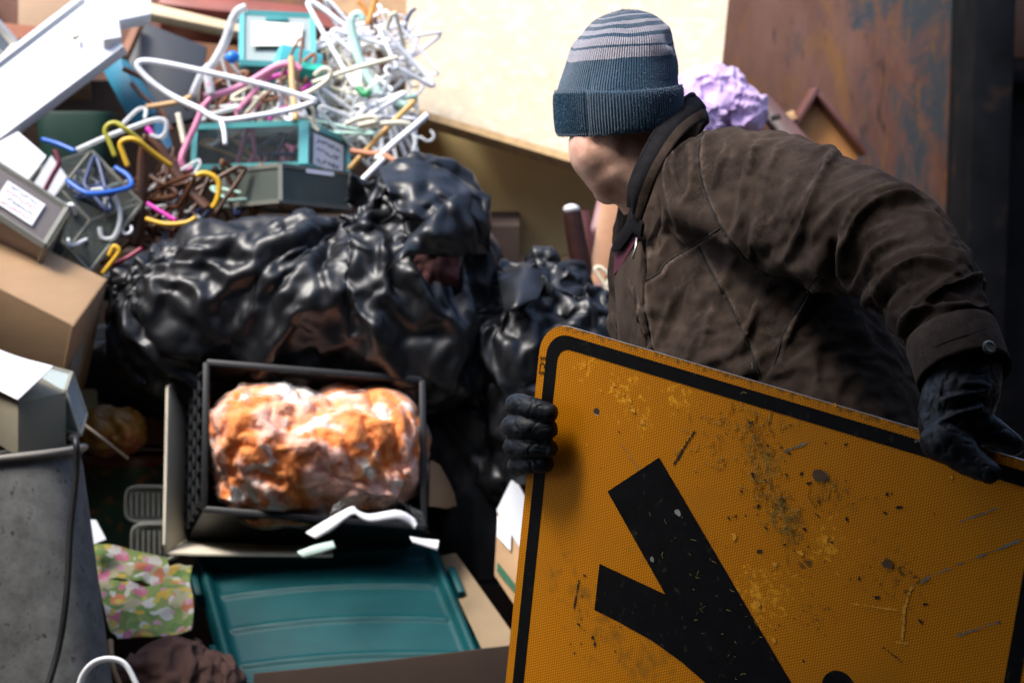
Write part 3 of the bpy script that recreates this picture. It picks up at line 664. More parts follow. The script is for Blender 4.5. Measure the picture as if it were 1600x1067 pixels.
# low frequency drape first
disp += fbm(jv * np.array([9, 9, 7]), 3) * .0035 + vnoise(jv * 40) * .0015
FOLDS = [  # screen polyline, height, width, wear
    ([(1305, 228), (1275, 277), (1249, 322), (1222, 375)], .012, .012, .9), ([(1432, 292), (1395, 290), (1350, 307), (1322, 345), (1311, 390), (1318, 425)], .020, .014, .8),
    ([(1395, 262), (1330, 285), (1280, 320), (1262, 350)], .008, .012, .5), ([(1290, 340), (1297, 382), (1310, 412)], -.022, .012, 0), ([(1412, 345), (1361, 360), (1335, 395), (1328, 430)], .010, .010, .6),
    ([(1485, 390), (1425, 388), (1380, 408), (1352, 440)], .014, .013, .7), ([(1450, 410), (1400, 425), (1372, 455)], -.010, .010, 0), ([(1360, 400), (1350, 425), (1352, 445)], .012, .008, .6),
    ([(1524, 410), (1485, 431), (1440, 465), (1412, 497), (1402, 525)], .014, .012, .7), ([(1495, 450), (1450, 480), (1420, 520)], -.010, .010, 0), ([(1548, 469), (1500, 476), (1455, 474), (1428, 485), (1410, 506)], .012, .009, .8),
    ([(1432, 500), (1441, 517), (1424, 542)], .010, .007, .7), ([(1417, 512), (1425, 525)], -.014, .008, 0), ([(1385, 440), (1378, 468), (1392, 500)], .008, .007, .7), ([(1395, 455), (1405, 470)], -.010, .008, 0),
    ([(1129, 217), (1133, 232), (1122, 248), (1118, 270)], .010, .007, .8), ([(1200, 211), (1176, 230), (1170, 258), (1163, 285)], .011, .009, .8), ([(1166, 300), (1152, 330), (1147, 352)], .007, .012, .5), ([(1188, 226), (1181, 262)], -.007, .009, 0),
    ([(1241, 216), (1214, 230), (1202, 258)], .010, .011, .6), ([(1192, 300), (1178, 345), (1170, 380)], .006, .016, .4), ([(1140, 190), (1174, 204), (1212, 203), (1238, 208)], .007, .006, .6), ([(1150, 205), (1185, 216), (1230, 210)], -.007, .006, 0),
    ([(1236, 280), (1220, 320), (1203, 352)], .006, .018, .3), ([(1300, 260), (1345, 250), (1385, 255)], .005, .009, .4), ([(1440, 310), (1460, 330), (1480, 362)], .006, .010, .5),
    ([(1042, 245), (1036, 275), (1042, 310), (1057, 350), (1085, 376)], .006, .007, 1), ([(1052, 235), (1050, 262), (1060, 300)], .005, .007, .7), ([(1010, 350), (1008, 375), (1012, 410)], .007, .007, .9), ([(1030, 330), (1025, 370), (1033, 400)], .006, .008, .7),
    ([(1075, 215), (1080, 260), (1075, 300)], .004, .010, .6), ([(1116, 463), (1102, 514), (1090, 558)], .011, .012, .8), ([(1046, 470), (1035, 500), (1023, 535)], .010, .010, .8), ([(1075, 440), (1070, 480), (1058, 520)], -.008, .010, 0),
    ([(1186, 455), (1172, 500), (1160, 540)], .009, .011, .5), ([(1272, 431), (1248, 472), (1230, 510)], .009, .009, .6), ([(1215, 470), (1205, 520), (1200, 580)], -.008, .012, 0), ([(1332, 480), (1345, 520), (1372, 580)], .008, .018, .4), ([(1020, 560), (1012, 590)], .008, .010, .6),
    ([(1290, 520), (1285, 580), (1300, 640)], -.010, .018, 0), ([(985, 430), (978, 470), (975, 510)], .008, .009, .6)]
for fo in FOLDS: fold(*fo)
# the cut of the jacket is larger than the man: let the spare cloth settle over his shape
base_v = jv; jv1 = jv + jn_ * disp[:, None]
pin = np.zeros(len(jv)); 
zc = jv[:, 2]; pin[zc < .80] = 1
pin[np.linalg.norm(jv - np.array(P(1496, 545, 2.415)), axis=1) < .05] = 1; pin[np.linalg.norm(jv - np.array(P(1040, 235, 3.0)), axis=1) < .10] = 1; pin[np.linalg.norm(jv - np.array(P(905, 682, 2.93)), axis=1) < .09] = 1
jv2 = drape([dict(v=jv1, f=jf, corefn=lambda v_, n_: base_v - jn_ * .012, ex=.11, bend=.8, press=-4.5, grav=.25, ten=25, comp=25, q=5, mass=.1, pin=pin, cd=.002)], 17)[0]
jv, jf = subdiv(jv2, jf)
bvh = BVHTree.FromPolygons([Vector(x) for x in jv], jf); jn_ = normals(jv, jf); disp = np.zeros(len(jv)); wear = np.zeros(len(jv))
for fo in FOLDS:
    if fo[3]: fold(fo[0], fo[1] * .22, fo[2] * .7, fo[3] * .45)
# sewn seams: a fine groove with puckers
SEAMS = [[(1155, 187), (1117, 192), (1095, 215), (1091, 252), (1097, 290), (1110, 324), (1125, 354), (1155, 395), (1177, 417)], [(1003, 442), (1029, 427), (1042, 410), (1080, 386), (1125, 357)], [(1091, 386), (1110, 425), (1136, 470), (1166, 534), (1189, 590)],
         [(1352, 446), (1369, 484), (1387, 529), (1406, 577), (1431, 635)], [(992, 350), (997, 402), (992, 440), (994, 485), (1003, 530), (1012, 560)], [(1006, 365), (1009, 402), (1003, 432), (1005, 477), (1016, 534), (1026, 565)], [(1276, 430), (1248, 480), (1225, 520), (1210, 570)]]
for s in SEAMS: fold(s, -.0035, .0042, 0, False); fold([(x + 6, y) for x, y in s], .0026, .006, .7, False)
_w = jv + .03 * np.c_[vnoise(jv * 9), vnoise(jv * 9 + 40), vnoise(jv * 9 + 80)]
disp += .0036 * (1 - 2 * np.abs(vnoise(_w * 17 + 3))) * np.clip(.3 + vnoise(jv * 7 + 50), 0, 1) + .0014 * (1 - 2 * np.abs(vnoise(_w * 38 + 7))) * np.clip(.3 + vnoise(jv * 11 + 90), 0, 1)
disp += vnoise(jv * 90) * .00045
jv2 = jv + jn_ * disp[:, None]
def suede():
    m = bpy.data.materials.new('brown_suede'); m.use_nodes = True; t = m.node_tree; N = t.nodes; L = t.links; b = N['Principled BSDF']
    tc = N.new('ShaderNodeTexCoord'); at = N.new('ShaderNodeAttribute'); at.attribute_name = 'wear'
    def noise(sc, det, r=.6):
        n = N.new('ShaderNodeTexNoise'); n.inputs['Scale'].default_value = sc; n.inputs['Detail'].default_value = det; n.inputs['Roughness'].default_value = r; L.new(tc.outputs['Object'], n.inputs['Vector']); return n.outputs['Fac']
    def ramp(src, a, c):
        r = N.new('ShaderNodeMapRange'); r.inputs[1].default_value = a; r.inputs[2].default_value = c; L.new(src, r.inputs[0]); return r.outputs[0]
    def mix(f, a, c):
        x = N.new('ShaderNodeMixRGB'); L.new(f, x.inputs[0])
        for i, q in ((1, a), (2, c)):
            if isinstance(q, tuple): x.inputs[i].default_value = (*q, 1)
            else: L.new(q, x.inputs[i])
        return x.outputs[0]
    col = mix(ramp(noise(11, 5), .35, .68), (.015, .0105, .0083), (.056, .0405, .032))
    col = mix(ramp(noise(34, 7, .75), .52, .72), col, (.066, .047, .037))
    wm = N.new('ShaderNodeMath'); wm.operation = 'MULTIPLY'; L.new(at.outputs['Fac'], wm.inputs[0]); L.new(ramp(noise(90, 4), .3, .62), wm.inputs[1])
    col = mix(wm.outputs[0], col, (.16, .118, .094))
    col = mix(ramp(noise(520, 3), .52, .85), col, (.055, .039, .031))
    L.new(col, b.inputs['Base Color']); b.inputs['Roughness'].default_value = .9; b.inputs['Specular IOR Level'].default_value = .04
    b.inputs['Sheen Weight'].default_value = .025; b.inputs['Sheen Roughness'].default_value = .45; b.inputs['Sheen Tint'].default_value = (.9, .75, .65, 1)
    bp = N.new('ShaderNodeBump'); bp.inputs['Strength'].default_value = .3; bp.inputs['Distance'].default_value = .0012; L.new(noise(380, 4), bp.inputs['Height']); L.new(bp.outputs[0], b.inputs['Normal'])
    L
    return m
SUEDE = suede()
JK = part('jacket', (jv2, jf), SUEDE, MAN, smooth=True, label='worn dark brown suede jacket')
at = JK.data.attributes.new('wear', 'FLOAT', 'POINT'); at.data.foreach_set('value', wear.astype(np.float32))
bvh = BVHTree.FromPolygons([Vector(x) for x in jv2], jf)
DK = pm('dark_thread', (.008, .007, .006), .9)
for s in SEAMS:
    l = line3(s, .006); part('seam', tube([Vector(x) + (CAM - Vector(x)).normalized() * .0004 for x in l], .0015, 5), DK, JK)
LIN = pm('black_cord_collar', (.011, .0105, .012), .8, var=.4, scale=60, spec=.05, bump=.3, bscale=500)
cst = [((1001, 352, 2.885), (984, 324, 2.885)), ((1015, 312, 2.880), (985, 292, 2.885)), ((1034, 262, 2.885), (1004, 243, 2.90)), ((1066, 212, 2.92), (1036, 190, 2.94)), ((1102, 188, 3.0), (1079, 149, 3.01)), ((1100, 203, 3.11), (1080, 168, 3.11)), ((1065, 260, 3.21), (1045, 235, 3.18)), ((1005, 330, 3.15), (985, 312, 3.11)), ((978, 388, 3.04), (962, 378, 3.02))]
bo = smooth_pts([P(*q[0]) for q in cst], 8); to = smooth_pts([P(*q[1]) for q in cst], 8)
cv = []; ncs = len(bo)
for j in range(9):
    t = j / 8
    for i in range(ncs):
        p = bo[i] + (to[i] - bo[i]) * t; c = P(1030, 260, 3.03); out = (p - c); out -= UPV * out.dot(UPV); out.normalize()
        cv.append(p + out * (.006 * math.sin(math.pi * t) + .004 * vnoise([[p.x * 25, p.y * 25, p.z * 25]])[0]))
cf = [(j * ncs + i, j * ncs + i + 1, (j + 1) * ncs + i + 1, (j + 1) * ncs + i) for j in range(8) for i in range(ncs - 1)]
CO = part('collar', (cv, cf), SUEDE, JK, smooth=True, solid=.006)
fv2 = []; nst = int(ncs * .60)
for j in range(5):
    for i in range(nst):
        t = .42 + .20 * abs(i / nst - .5) + (1 - (.42 + .20 * abs(i / nst - .5))) * j / 4; k0 = min(7, int(t * 8)); p = cv[k0 * ncs + i] + (cv[(k0 + 1) * ncs + i] - cv[k0 * ncs + i]) * (t * 8 - k0)
        o_ = p - P(1030, 260, 3.03); o_ -= UPV * o_.dot(UPV); fv2.append(p + o_.normalized() * (.0035 if j else .0005))
part('collar_facing', (fv2, [(j * nst + i, j * nst + i + 1, (j + 1) * nst + i + 1, (j + 1) * nst + i) for j in range(4) for i in range(nst - 1)]), LIN, CO, smooth=True)
lapel = [(984, 322), (976, 350), (958, 378), (955, 394), (968, 392), (988, 364), (1000, 372), (1003, 350)]
part('collar_tip', bevel_vf(panel(lapel, [(984, 322, 2.90), (956, 394, 2.96), (1003, 350, 2.875)], .006), .002), LIN, JK, smooth='auto')
inn = to[:ncs]
part('collar_edge', tube(to[:int(ncs * .62)], .0042, 8), LIN, JK, smooth=True)
# maroon lining inside the open front
part('lining', panel([(975, 372), (990, 366), (996, 372), (968, 420), (958, 430), (960, 402)], [(975, 372, 2.94), (996, 372, 2.90), (960, 425, 2.97)], .004), pm('maroon_lining', (.07, .006, .02), .7, var=.3), JK)
fv = panel([(996, 376), (1004, 420), (1000, 520), (1010, 560), (975, 560), (966, 520), (962, 480), (958, 440), (963, 425)], [(996, 376, 2.885), (962, 440, 2.95), (1000, 540, 2.86)], .008)
part('front_flap', bevel_vf(fv, .003), SUEDE, JK, smooth='auto')
part('zip_pull', tube([P(995, 372, 2.865), P(993, 390, 2.862), P(988, 405, 2.862)], [.0016, .0022], 6), pm('zip_metal', (.6, .58, .5), .3, metal=.9), JK, smooth=True)
# cuff band with its snap
ca = P(1489, 530, 2.42); cb = P(1507, 586, 2.392); axc = (cb - ca).normalized(); cx = (RGT - axc * RGT.dot(axc)).normalized(); cy = axc.cross(cx)
cfv = loft([(ca + (cb - ca) * t, cx * r, cy * r) for t, r in ((-.12, .0550), (0, .0570), (.04, .0575), (.5, .0580), (.93, .0590), (1.0, .0585), (1.01, .056), (.9, .054), (.2, .050))], 64, 2.0, cap=False)
cva = np.array([tuple(x) for x in cfv[0]]); cva = cva + normals(cva, cfv[1]) * (fbm(cva * 40, 2) * .0016)[:, None]
o = part('sleeve_cuff', (cva, cfv[1]), SUEDE, JK, smooth=True); at = o.data.attributes.new('wear', 'FLOAT', 'POINT'); at.data.foreach_set('value', np.full(len(cva), .18, np.float32))
cb_bvh = BVHTree.FromPolygons([Vector(x) for x in cva], cfv[1])
def castc(px, py):
    h = cb_bvh.ray_cast(CAM, ray(px, py).normalized()); return h[0], h[1]
l = [castc(x, y)[0] for x, y in [(1440, 552), (1464, 540), (1490, 530), (1515, 522), (1540, 514)]]; l = [x for x in l if x]
if len(l) > 2: part('seam', tube(smooth_pts(l, 6), .0010, 5), DK, JK)
h, hn = castc(1545, 543)
if h:
    d0 = (CAM - h).normalized(); hn = hn if hn.dot(d0) > 0 else -hn
    u0 = hn.orthogonal().normalized(); w0 = hn.cross(u0)
    part('snap_button', loft([(h - hn * .001, u0 * .0085, w0 * .0085), (h + hn * .002, u0 * .0085, w0 * .0085), (h + hn * .0032, u0 * .0065, w0 * .0065), (h + hn * .0028, u0 * .004, w0 * .004)], 20), pm('brass_snap', (.20, .18, .15), .4, metal=.8), JK, smooth='auto')
# --- gloves: palm and five separate fingers each
LEATHER = pm('black_leather', (.007, .009, .012), .50, var=.5, scale=40, bump=.6, bscale=140, bdist=.0018, spec=.25)
def glove(pieces, voxel=.0022):
    v, f = remesh(pieces, voxel, 3); n = normals(v, f)
    wv = v + .008 * np.c_[vnoise(v * 40), vnoise(v * 40 + 9), vnoise(v * 40 + 21)]
    v = v + n * (fbm(v * 45, 2) * .0014 - .0016 * np.clip(1 - np.abs(vnoise(wv * 75)) * 5, 0, 1))[:, None]
    return v, f
g1 = [seg([(905, 682, 2.93, .046), (880, 678, 2.88, .045), (862, 672, 2.855, .040)]), ell(P(845, 675, 2.845), (.034, .022, .052)),
      seg([(835, 640, 2.835, .0165), (806, 633, 2.775, .0165), (822, 634, 2.725, .0155), (858, 645, 2.708, .0135)]),
      seg([(830, 668, 2.84, .0165), (801, 666, 2.775, .0165), (815, 667, 2.728, .0155), (859, 671, 2.714, .0135)]),
      seg([(832, 697, 2.845, .016), (803, 698, 2.785, .016), (817, 699, 2.738, .015), (858, 700, 2.722, .013)]),
      seg([(838, 724, 2.85, .0145), (809, 727, 2.80, .0145), (822, 727, 2.752, .0135), (852, 724, 2.735, .012)]),
      seg([(850, 650, 2.85, .020), (868, 630, 2.83, .017), (890, 622, 2.80, .0145)])]
part('glove', glove(g1), LEATHER, MAN, smooth=True, label='black leather glove wrapped round the left edge of the sign')
g2 = [seg([(1510, 588, 2.395, .043), (1500, 615, 2.385, .045), (1492, 640, 2.38, .044)]), ell(P(1490, 662, 2.372), (.043, .034, .040)), ell(P(1482, 690, 2.352), (.034, .020, .026)),
      seg([(1478, 690, 2.35, .026), (1512, 716, 2.338, .021), (1546, 738, 2.322, .0145)]),
      seg([(1518, 655, 2.375, .021), (1553, 676, 2.362, .017), (1582, 694, 2.36, .0135)]),
      seg([(1505, 664, 2.39, .021), (1540, 686, 2.405, .0165), (1548, 715, 2.42, .014)]),
      seg([(1485, 668, 2.40, .020), (1508, 690, 2.425, .0165), (1515, 725, 2.44, .014)]),
      seg([(1465, 668, 2.405, .018), (1475, 690, 2.435, .015), (1480, 720, 2.45, .0125)])]
gv, gf = glove(g2)
# leather pulls into creases across the wrist
gb = BVHTree.FromPolygons([Vector(x) for x in gv], gf); gn = normals(gv, gf); gd = np.zeros(len(gv))
for pts, amp, wd in [([(1475, 625), (1500, 618), (1540, 612)], .004, .004), ([(1478, 640), (1505, 636), (1535, 622)], -.003, .004), ([(1470, 660), (1500, 645), (1530, 638)], .004, .004), ([(1500, 665), (1520, 650), (1540, 645)], .004, .003), ([(1505, 600), (1530, 600), (1545, 604)], .003, .004), ([(1475, 595), (1470, 640)], -.002, .0025), ([(1450, 600), (1445, 640)], -.002, .0025), ([(1530, 690), (1550, 710), (1556, 722)], .003, .004)]:
    pp = [gb.ray_cast(CAM, ray(x.x, x.y).normalized())[0] for x in smooth_pts([(a, b, 0) for a, b in pts], 12)]; pp = np.array([tuple(x) for x in pp if x])
    if len(pp): d = np.linalg.norm(gv[:, None] - pp[None], axis=2).min(1); gd += amp * np.exp(-(d / wd) ** 2)
part('glove', (gv + gn * gd[:, None], gf), LEATHER, MAN, smooth=True, label='black leather glove gripping the top edge of the sign')
# --- trousers and boots behind the sign
TR = pm('dark_work_trousers', (.03, .03, .035), .9, var=.3, scale=20, bump=.3, bscale=200)
tv, tf = remesh([segw([(.33, 3.02, .86, .10), (.27, 3.05, .48, .08), (.30, 3.09, .10, .07)]), segw([(.47, 2.94, .86, .10), (.50, 2.90, .48, .08), (.55, 2.98, .10, .07)]), ell(Vector((.40, 2.98, .86)), (.16, .13, .12))], .008, 6)
tv = tv + normals(tv, tf) * (fbm(tv * np.array([14, 14, 22]), 3) * .008)[:, None]
part('trousers', (tv, tf), TR, MAN, smooth=True)
for bx_, by_ in ((.30, 3.09), (.55, 2.98)):
    q = Vector((bx_, by_, 0)); bvf = remesh([ell(q + Vector((0, 0, .07)), (Vector((.05, 0, 0)), Vector((0, .06, 0)), Vector((0, 0, .07)))), ell(q + fd * .09 + Vector((0, 0, .045)), (fd * .11, sd * .047, Vector((0, 0, .043)))), ell(q + fd * .04 + Vector((0, 0, .02)), (fd * .15, sd * .048, Vector((0, 0, .02))))], .006, 3)
    part('boot', bvf, pm('black_boot', (.015, .014, .013), .5, bump=.2, bscale=80), MAN, smooth=True)
# ================================================================== the heap
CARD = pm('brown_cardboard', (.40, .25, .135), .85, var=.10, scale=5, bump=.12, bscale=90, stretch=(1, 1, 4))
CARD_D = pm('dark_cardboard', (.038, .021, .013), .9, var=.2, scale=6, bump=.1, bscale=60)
CREAM = pm('cream_card', (.62, .56, .44), .8, var=.08, scale=5, bump=.06, bscale=80)
WHITE = pm('white_laminate', (.62, .63, .65), .4, var=.04, scale=3, bump=.03, bscale=20, col2=(.55, .55, .53), mixlo=.66, mixhi=.8, mscale=7)
PAPER = pm('white_paper', (.80, .80, .83), .8, var=.03, scale=10)
BLACKBAG = pm('black_bag_plastic', (.006, .007, .009), .40, var=.2, scale=20, spec=.5, bump=.10, bscale=60, bdist=.002)
TEALP = pm('teal_plastic', (.0015, .050, .056), .5, spec=.22, var=.15, scale=9, bump=.06, bscale=40)
TEALF = pm('teal_drawer_plastic', (.11, .42, .42), .35, var=.1, scale=9)
CLEAR = clear('clear_plastic', (.6, .66, .66), -.02, .06)
CLEARG = clear('smoky_clear_plastic', (.36, .40, .36), .05, .1)
EDGEC = clear('clear_plastic_edge', (.42, .42, .36), .4, .2)
FILM = clear('crumpled_film', (.85, .88, .88), -.02, .16, bump=.12, ior=1.2)
WOODD = pm('dark_red_wood', (.028, .010, .008), .35, var=.35, scale=6, stretch=(1, 1, 8))
WOODL = pm('pale_wood', (.62, .38, .17), .5, var=.2, scale=9, stretch=(6, 1, 1))
WOODM = pm('brown_wood', (.23, .09, .035), .4, var=.3, scale=7, stretch=(5, 1, 1))
INK = pm('ink', (.06, .05, .14), .8); INKR = pm('red_ink', (.5, .03, .06), .8)
PRINT = pm('grey_print', (.10, .10, .10), .8)
def quadp(px, ref):
    r = [P(*q) for q in ref]; return [onplane(x, y, r) for x, y in px]
def label_on(parent, q, mat=PAPER, name='label', lift=.002, scrib=0, inks=(INK,), th=.0012):
    """q: four world corners (clockwise from upper left); scrib: handwritten lines"""
    q = [Vector(p) for p in q]; c = sum(q, Vector()) / 4; n = (q[1] - q[0]).cross(q[3] - q[0]).normalized(); n = n if n.dot(CAM - c) > 0 else -n
    lb = part(name, slab([p + n * (lift + th) for p in q], th), mat, parent)
    for k in range(scrib):
        v0 = (k + .6) / (scrib + .2); mbk = MB(); x = .1
        pts = []
        while x < .88:
            a = q[0] + (q[1] - q[0]) * x; b = q[3] + (q[2] - q[3]) * x; pts.append(a + (b - a) * (v0 + random.uniform(-.35, .35) / (scrib + 1)) + n * (lift + th + .0008)); x += random.uniform(.015, .045)
        part('handwriting', tube(pts, (q[1] - q[0]).length * .008, 4), inks[k % len(inks)], lb)
    return lb
def crate_edges(O, e1, e2, e3, t):
    mb = MB(); C8 = [O, O + e1, O + e1 + e2, O + e2, O + e3, O + e1 + e3, O + e1 + e2 + e3, O + e2 + e3]
    for a, b in ((0, 1), (1, 2), (2, 3), (3, 0), (4, 5), (5, 6), (6, 7), (7, 4), (0, 4), (1, 5), (2, 6), (3, 7)): mb.add(bar(C8[a], C8[b], t))
    return mb.v, mb.f
def ortho(O, A, B, depth, flip=1):
    """box from three screen corners of its front face and a depth running away from the viewer"""
    O, A, B = P(*O), P(*A), P(*B); e1 = A - O; e2 = B - O; n = e1.cross(e2).normalized()
    if n.dot(O - CAM) < 0: n = -n
    return O, e1, e2, n * depth
def drawer(name, label, box, frame, pane, t, group=None, open_top=False):
    O, e1, e2, e3 = box; c = O + (e1 + e2 + e3) / 2
    T = thing(name, label, 'drawer', O + (e1 + e3) / 2 + e2, group)
    part('frame', crate_edges(O, e1, e2, e3, t), frame, T)
    k = .004
    for a, u, v_ in ((O, e1, e2), (O, e3, e2), (O + e1, e3, e2), (O + e3, e1, e2), (O + e2, e1, e3), (O, e1, e3)):
        if open_top and (u, v_) == (e1, e3) and a == O: continue
        part('pane', slab([a, a + u, a + u + v_, a + v_], .002), pane, T)
    return T

# ---- cartons and junk that carry the heap
def carton(x0, x1, y0, y1, z0, z1, label, rot=0, mt=None):
    T = thing('cardboard_box', label, 'box', ((x0 + x1) / 2, (y0 + y1) / 2, z0)); mt = mt or CARD_D
    part('carton', bevel_vf(wbox(x0, x1, y0, y1, z0, z1), .004), mt, T, smooth='auto')
    part('tape', wbox((x0 + x1) / 2 - .025, (x0 + x1) / 2 + .025, y0 - .002, y1 + .002, z1 - .1, z1 + .002), pm('parcel_tape', (.30, .20, .11), .3), T)
    T.rotation_euler = (0, 0, rot); return T
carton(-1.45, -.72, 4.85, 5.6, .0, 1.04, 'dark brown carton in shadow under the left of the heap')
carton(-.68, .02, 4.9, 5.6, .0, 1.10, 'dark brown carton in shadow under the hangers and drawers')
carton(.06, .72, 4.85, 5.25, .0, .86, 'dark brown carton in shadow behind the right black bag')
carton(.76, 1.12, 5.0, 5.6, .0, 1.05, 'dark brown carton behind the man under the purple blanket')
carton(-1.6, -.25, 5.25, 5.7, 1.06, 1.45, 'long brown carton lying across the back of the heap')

# ---- beige board and what is under it
BEIGE = pm('beige_board', (.50, .405, .28), .75, var=.10, scale=14, bump=.06, bscale=90, col2=(.55, .46, .335), mixlo=.5, mixhi=.6, mscale=30)
OLIVE = pm('olive_card', (.62, .47, .21), .8, var=.07, scale=4, bump=.05, bscale=60)
EDGW = pm('raw_board_edge', (.42, .27, .12), .8, var=.25, scale=40)
T = thing('beige_board', 'large pale beige board leaning behind the beanie', 'board', P(880, 330, 5.0))
ref = [(655, 0, 5.3), (1135, 0, 5.3), (660, 175, 5.08)]
part('face_sheet', panel([(655, -80), (1146, -80), (1108, 305), (653, 172)], ref, .018), BEIGE, T)
q = quadp([(652, 171), (653, 182), (1108, 318), (1108, 304)], [(655, 0, 5.29), (1135, 0, 5.29), (660, 175, 5.07)]); part('lower_edge', slab(q, .035), EDGW, T)
q = quadp([(636, -80), (656, -80), (652, 172), (634, 180)], [(655, 0, 5.32), (1135, 0, 5.32), (660, 175, 5.10)]); part('side_batten', slab(q, .03), BEIGE, T)
T = thing('olive_carton', 'big olive brown carton in shade below the beige board', 'box', P(800, 420, 5.3))
part('front_panel', panel([(600, 110), (985, 110), (985, 398), (632, 398)], [(600, 110, 5.42), (985, 110, 5.46), (632, 398, 5.32)], .3), OLIVE, T)
part('bottom_batten', bevel_vf(panel([(640, 398), (985, 400), (985, 413), (640, 411)], [(640, 398, 5.28), (985, 400, 5.30), (640, 411, 5.27)], .05), .003), WOODL, T)
single('white_string', tube(smooth_pts([P(652, 160, 5.0), P(650, 205, 5.0), P(649, 255, 4.95), P(647, 300, 4.9)], 6), .0035, 6), PAPER, 'thin white string hanging down from the beige board', 'string', smooth=True)

# ---- boards and boxes along the top left
single('red_tabletop', bevel_vf(panel([(245, -14), (330, -6), (470, 8), (560, 40), (540, 52), (470, 30), (330, 16), (250, 6)], [(245, -14, 5.24), (560, 40, 5.24), (250, 6, 5.21)], .12), .004), pm('red_brown_paint', (.23, .055, .035), .45, var=.2, scale=8), 'red-brown tabletop edge at the top of the heap', 'tabletop', smooth='auto')
single('pale_plank', bevel_vf(panel([(170, -6), (230, 3), (385, 40), (384, 52), (228, 20), (160, 6)], [(170, -6, 5.15), (385, 40, 5.15), (160, 6, 5.13)], .03), .003), pm('pale_pine', (.66, .50, .30), .6, var=.12, scale=6), 'long pale plank running from the white foam piece to the upper drawer', 'plank', smooth='auto')
single('tan_box', bevel_vf(boxe(*ortho((28, -10, 5.15), (125, -6, 5.15), (28, 44, 5.05), .25)), .004), pm('tan_card', (.30, .19, .11), .8, var=.15, scale=4), 'tan cardboard box in the top left corner behind the white panel', 'box', smooth='auto')
single('orange_board', bevel_vf(panel([(-30, 32), (70, 42), (60, 60), (-30, 62)], [(-30, 35, 5.0), (70, 42, 5.0), (60, 60, 4.95)], .25), .003), pm('orange_wood', (.30, .10, .04), .5, var=.2, scale=6), 'orange-brown board under the tan box at top left', 'board', smooth='auto')
T = thing('framed_picture', 'silver framed glass poking in at the left edge beside the white panel', 'frame', P(5, 90, 4.9))
q = quadp([(-20, 20), (26, 72), (8, 92), (-40, 60)], [(-20, 20, 4.9), (26, 72, 4.88), (8, 92, 4.85)])
part('backing', slab(q, .012), pm('grey_glass', (.10, .11, .12), .15), T)
mb = MB()
for i in range(4): mb.add(bar(q[i], q[(i + 1) % 4], .018))
part('moulding', (mb.v, mb.f), pm('silver_frame', (.6, .58, .52), .35, metal=.5), T)
T = thing('white_board', 'large white laminate panel tilted across the upper left corner', 'panel', P(60, 170, 4.55))
ref = [(0, 95, 4.62), (134, 0, 4.66), (0, 225, 4.5)]
part('sheet', bevel_vf(panel([(-70, 148), (132, -6), (193, 72), (-70, 268)], ref, .03), .0025), WHITE, T, smooth='auto')
part('raised_rim', bevel_vf(panel([(-70, 140), (130, -12), (134, -6), (-70, 150)], [(0, 95, 4.605), (134, 0, 4.645), (0, 225, 4.485)], .04), .002), WHITE, T, smooth='auto')
a = P(122, 56, 4.595); part('peg', tube([a, a + (CAM - a).normalized() * .02 + V(-.008, 0, -.006)], .006, 8), CREAM, T, smooth='auto')
a = P(155, 85, 4.585); part('peg', tube([a, a + (CAM - a).normalized() * .005], .006, 8), CREAM, T, smooth='auto')
single('white_foam_piece', bevel_vf(panel([(132, -10), (236, -10), (236, 22), (186, 32), (190, 58), (162, 62), (148, 28)], [(132, 0, 4.62), (236, 0, 4.66), (162, 62, 4.55)], .035), .004), pm('white_foam', (.82, .82, .82), .8, var=.02), 'blocky white foam packing piece on the corner of the white panel', 'foam', smooth='auto')
T = thing('slate_board', 'dark slate-grey panel leaning behind the white hanger', 'panel', P(255, 180, 4.85))
part('sheet', bevel_vf(panel([(221, 33), (324, 74), (303, 185), (243, 200), (200, 92)], [(221, 33, 4.98), (324, 74, 4.98), (243, 200, 4.85)], .02), .002), pm('slate_paint', (.035, .038, .045), .5, var=.1, scale=5), T, smooth='auto')
part('wood_edge', bar(P(218, 36, 4.95), P(193, 92, 4.85), .02), WOODM, T)
T = thing('blue_crate', 'petrol-blue plastic crate standing on edge beside the grey panel', 'crate', P(210, 260, 4.75))
BLUEP = pm('petrol_blue_plastic', (.025, .20, .30), .35, var=.15, scale=8); BLUEL = pm('light_blue_plastic', (.06, .32, .44), .3, var=.15, scale=8)
part('side', bevel_vf(panel([(158, 106), (182, 88), (238, 178), (206, 196)], [(158, 106, 4.8), (182, 88, 4.78), (206, 196, 4.7)], .012), .002), BLUEP, T, smooth='auto')
part('side', bevel_vf(panel([(184, 88), (202, 97), (252, 170), (238, 178)], [(184, 88, 4.78), (202, 97, 4.86), (238, 178, 4.70)], .012), .002), BLUEL, T, smooth='auto')
part('lower_side', bevel_vf(panel([(240, 182), (262, 200), (282, 268), (262, 275)], [(240, 182, 4.70), (262, 200, 4.72), (262, 275, 4.62)], .012), .002), pm('sky_plastic', (.16, .42, .60), .35, var=.1), T, smooth='auto')
single('green_tub', loft([(P(125, 180, 4.95), RGT * .10, FWD * .08), (P(125, 184, 4.95), RGT * .102, FWD * .082), (P(125, 260, 4.95), RGT * .085, FWD * .07)], 40, 4), pm('dark_green_plastic', (.008, .04, .028), .5), 'dark green tub in the black gap under the white panel', 'tub', smooth='auto')
single('brown_card_back', panel([(480, -30), (660, -30), (655, 120), (600, 120), (560, 40)], [(480, 0, 5.5), (660, 0, 5.5), (600, 120, 5.4)], .02), pm('worn_tan_card', (.40, .25, .13), .85, var=.3, scale=9), 'worn tan cardboard sheet at the top, left of the beige board', 'cardboard')

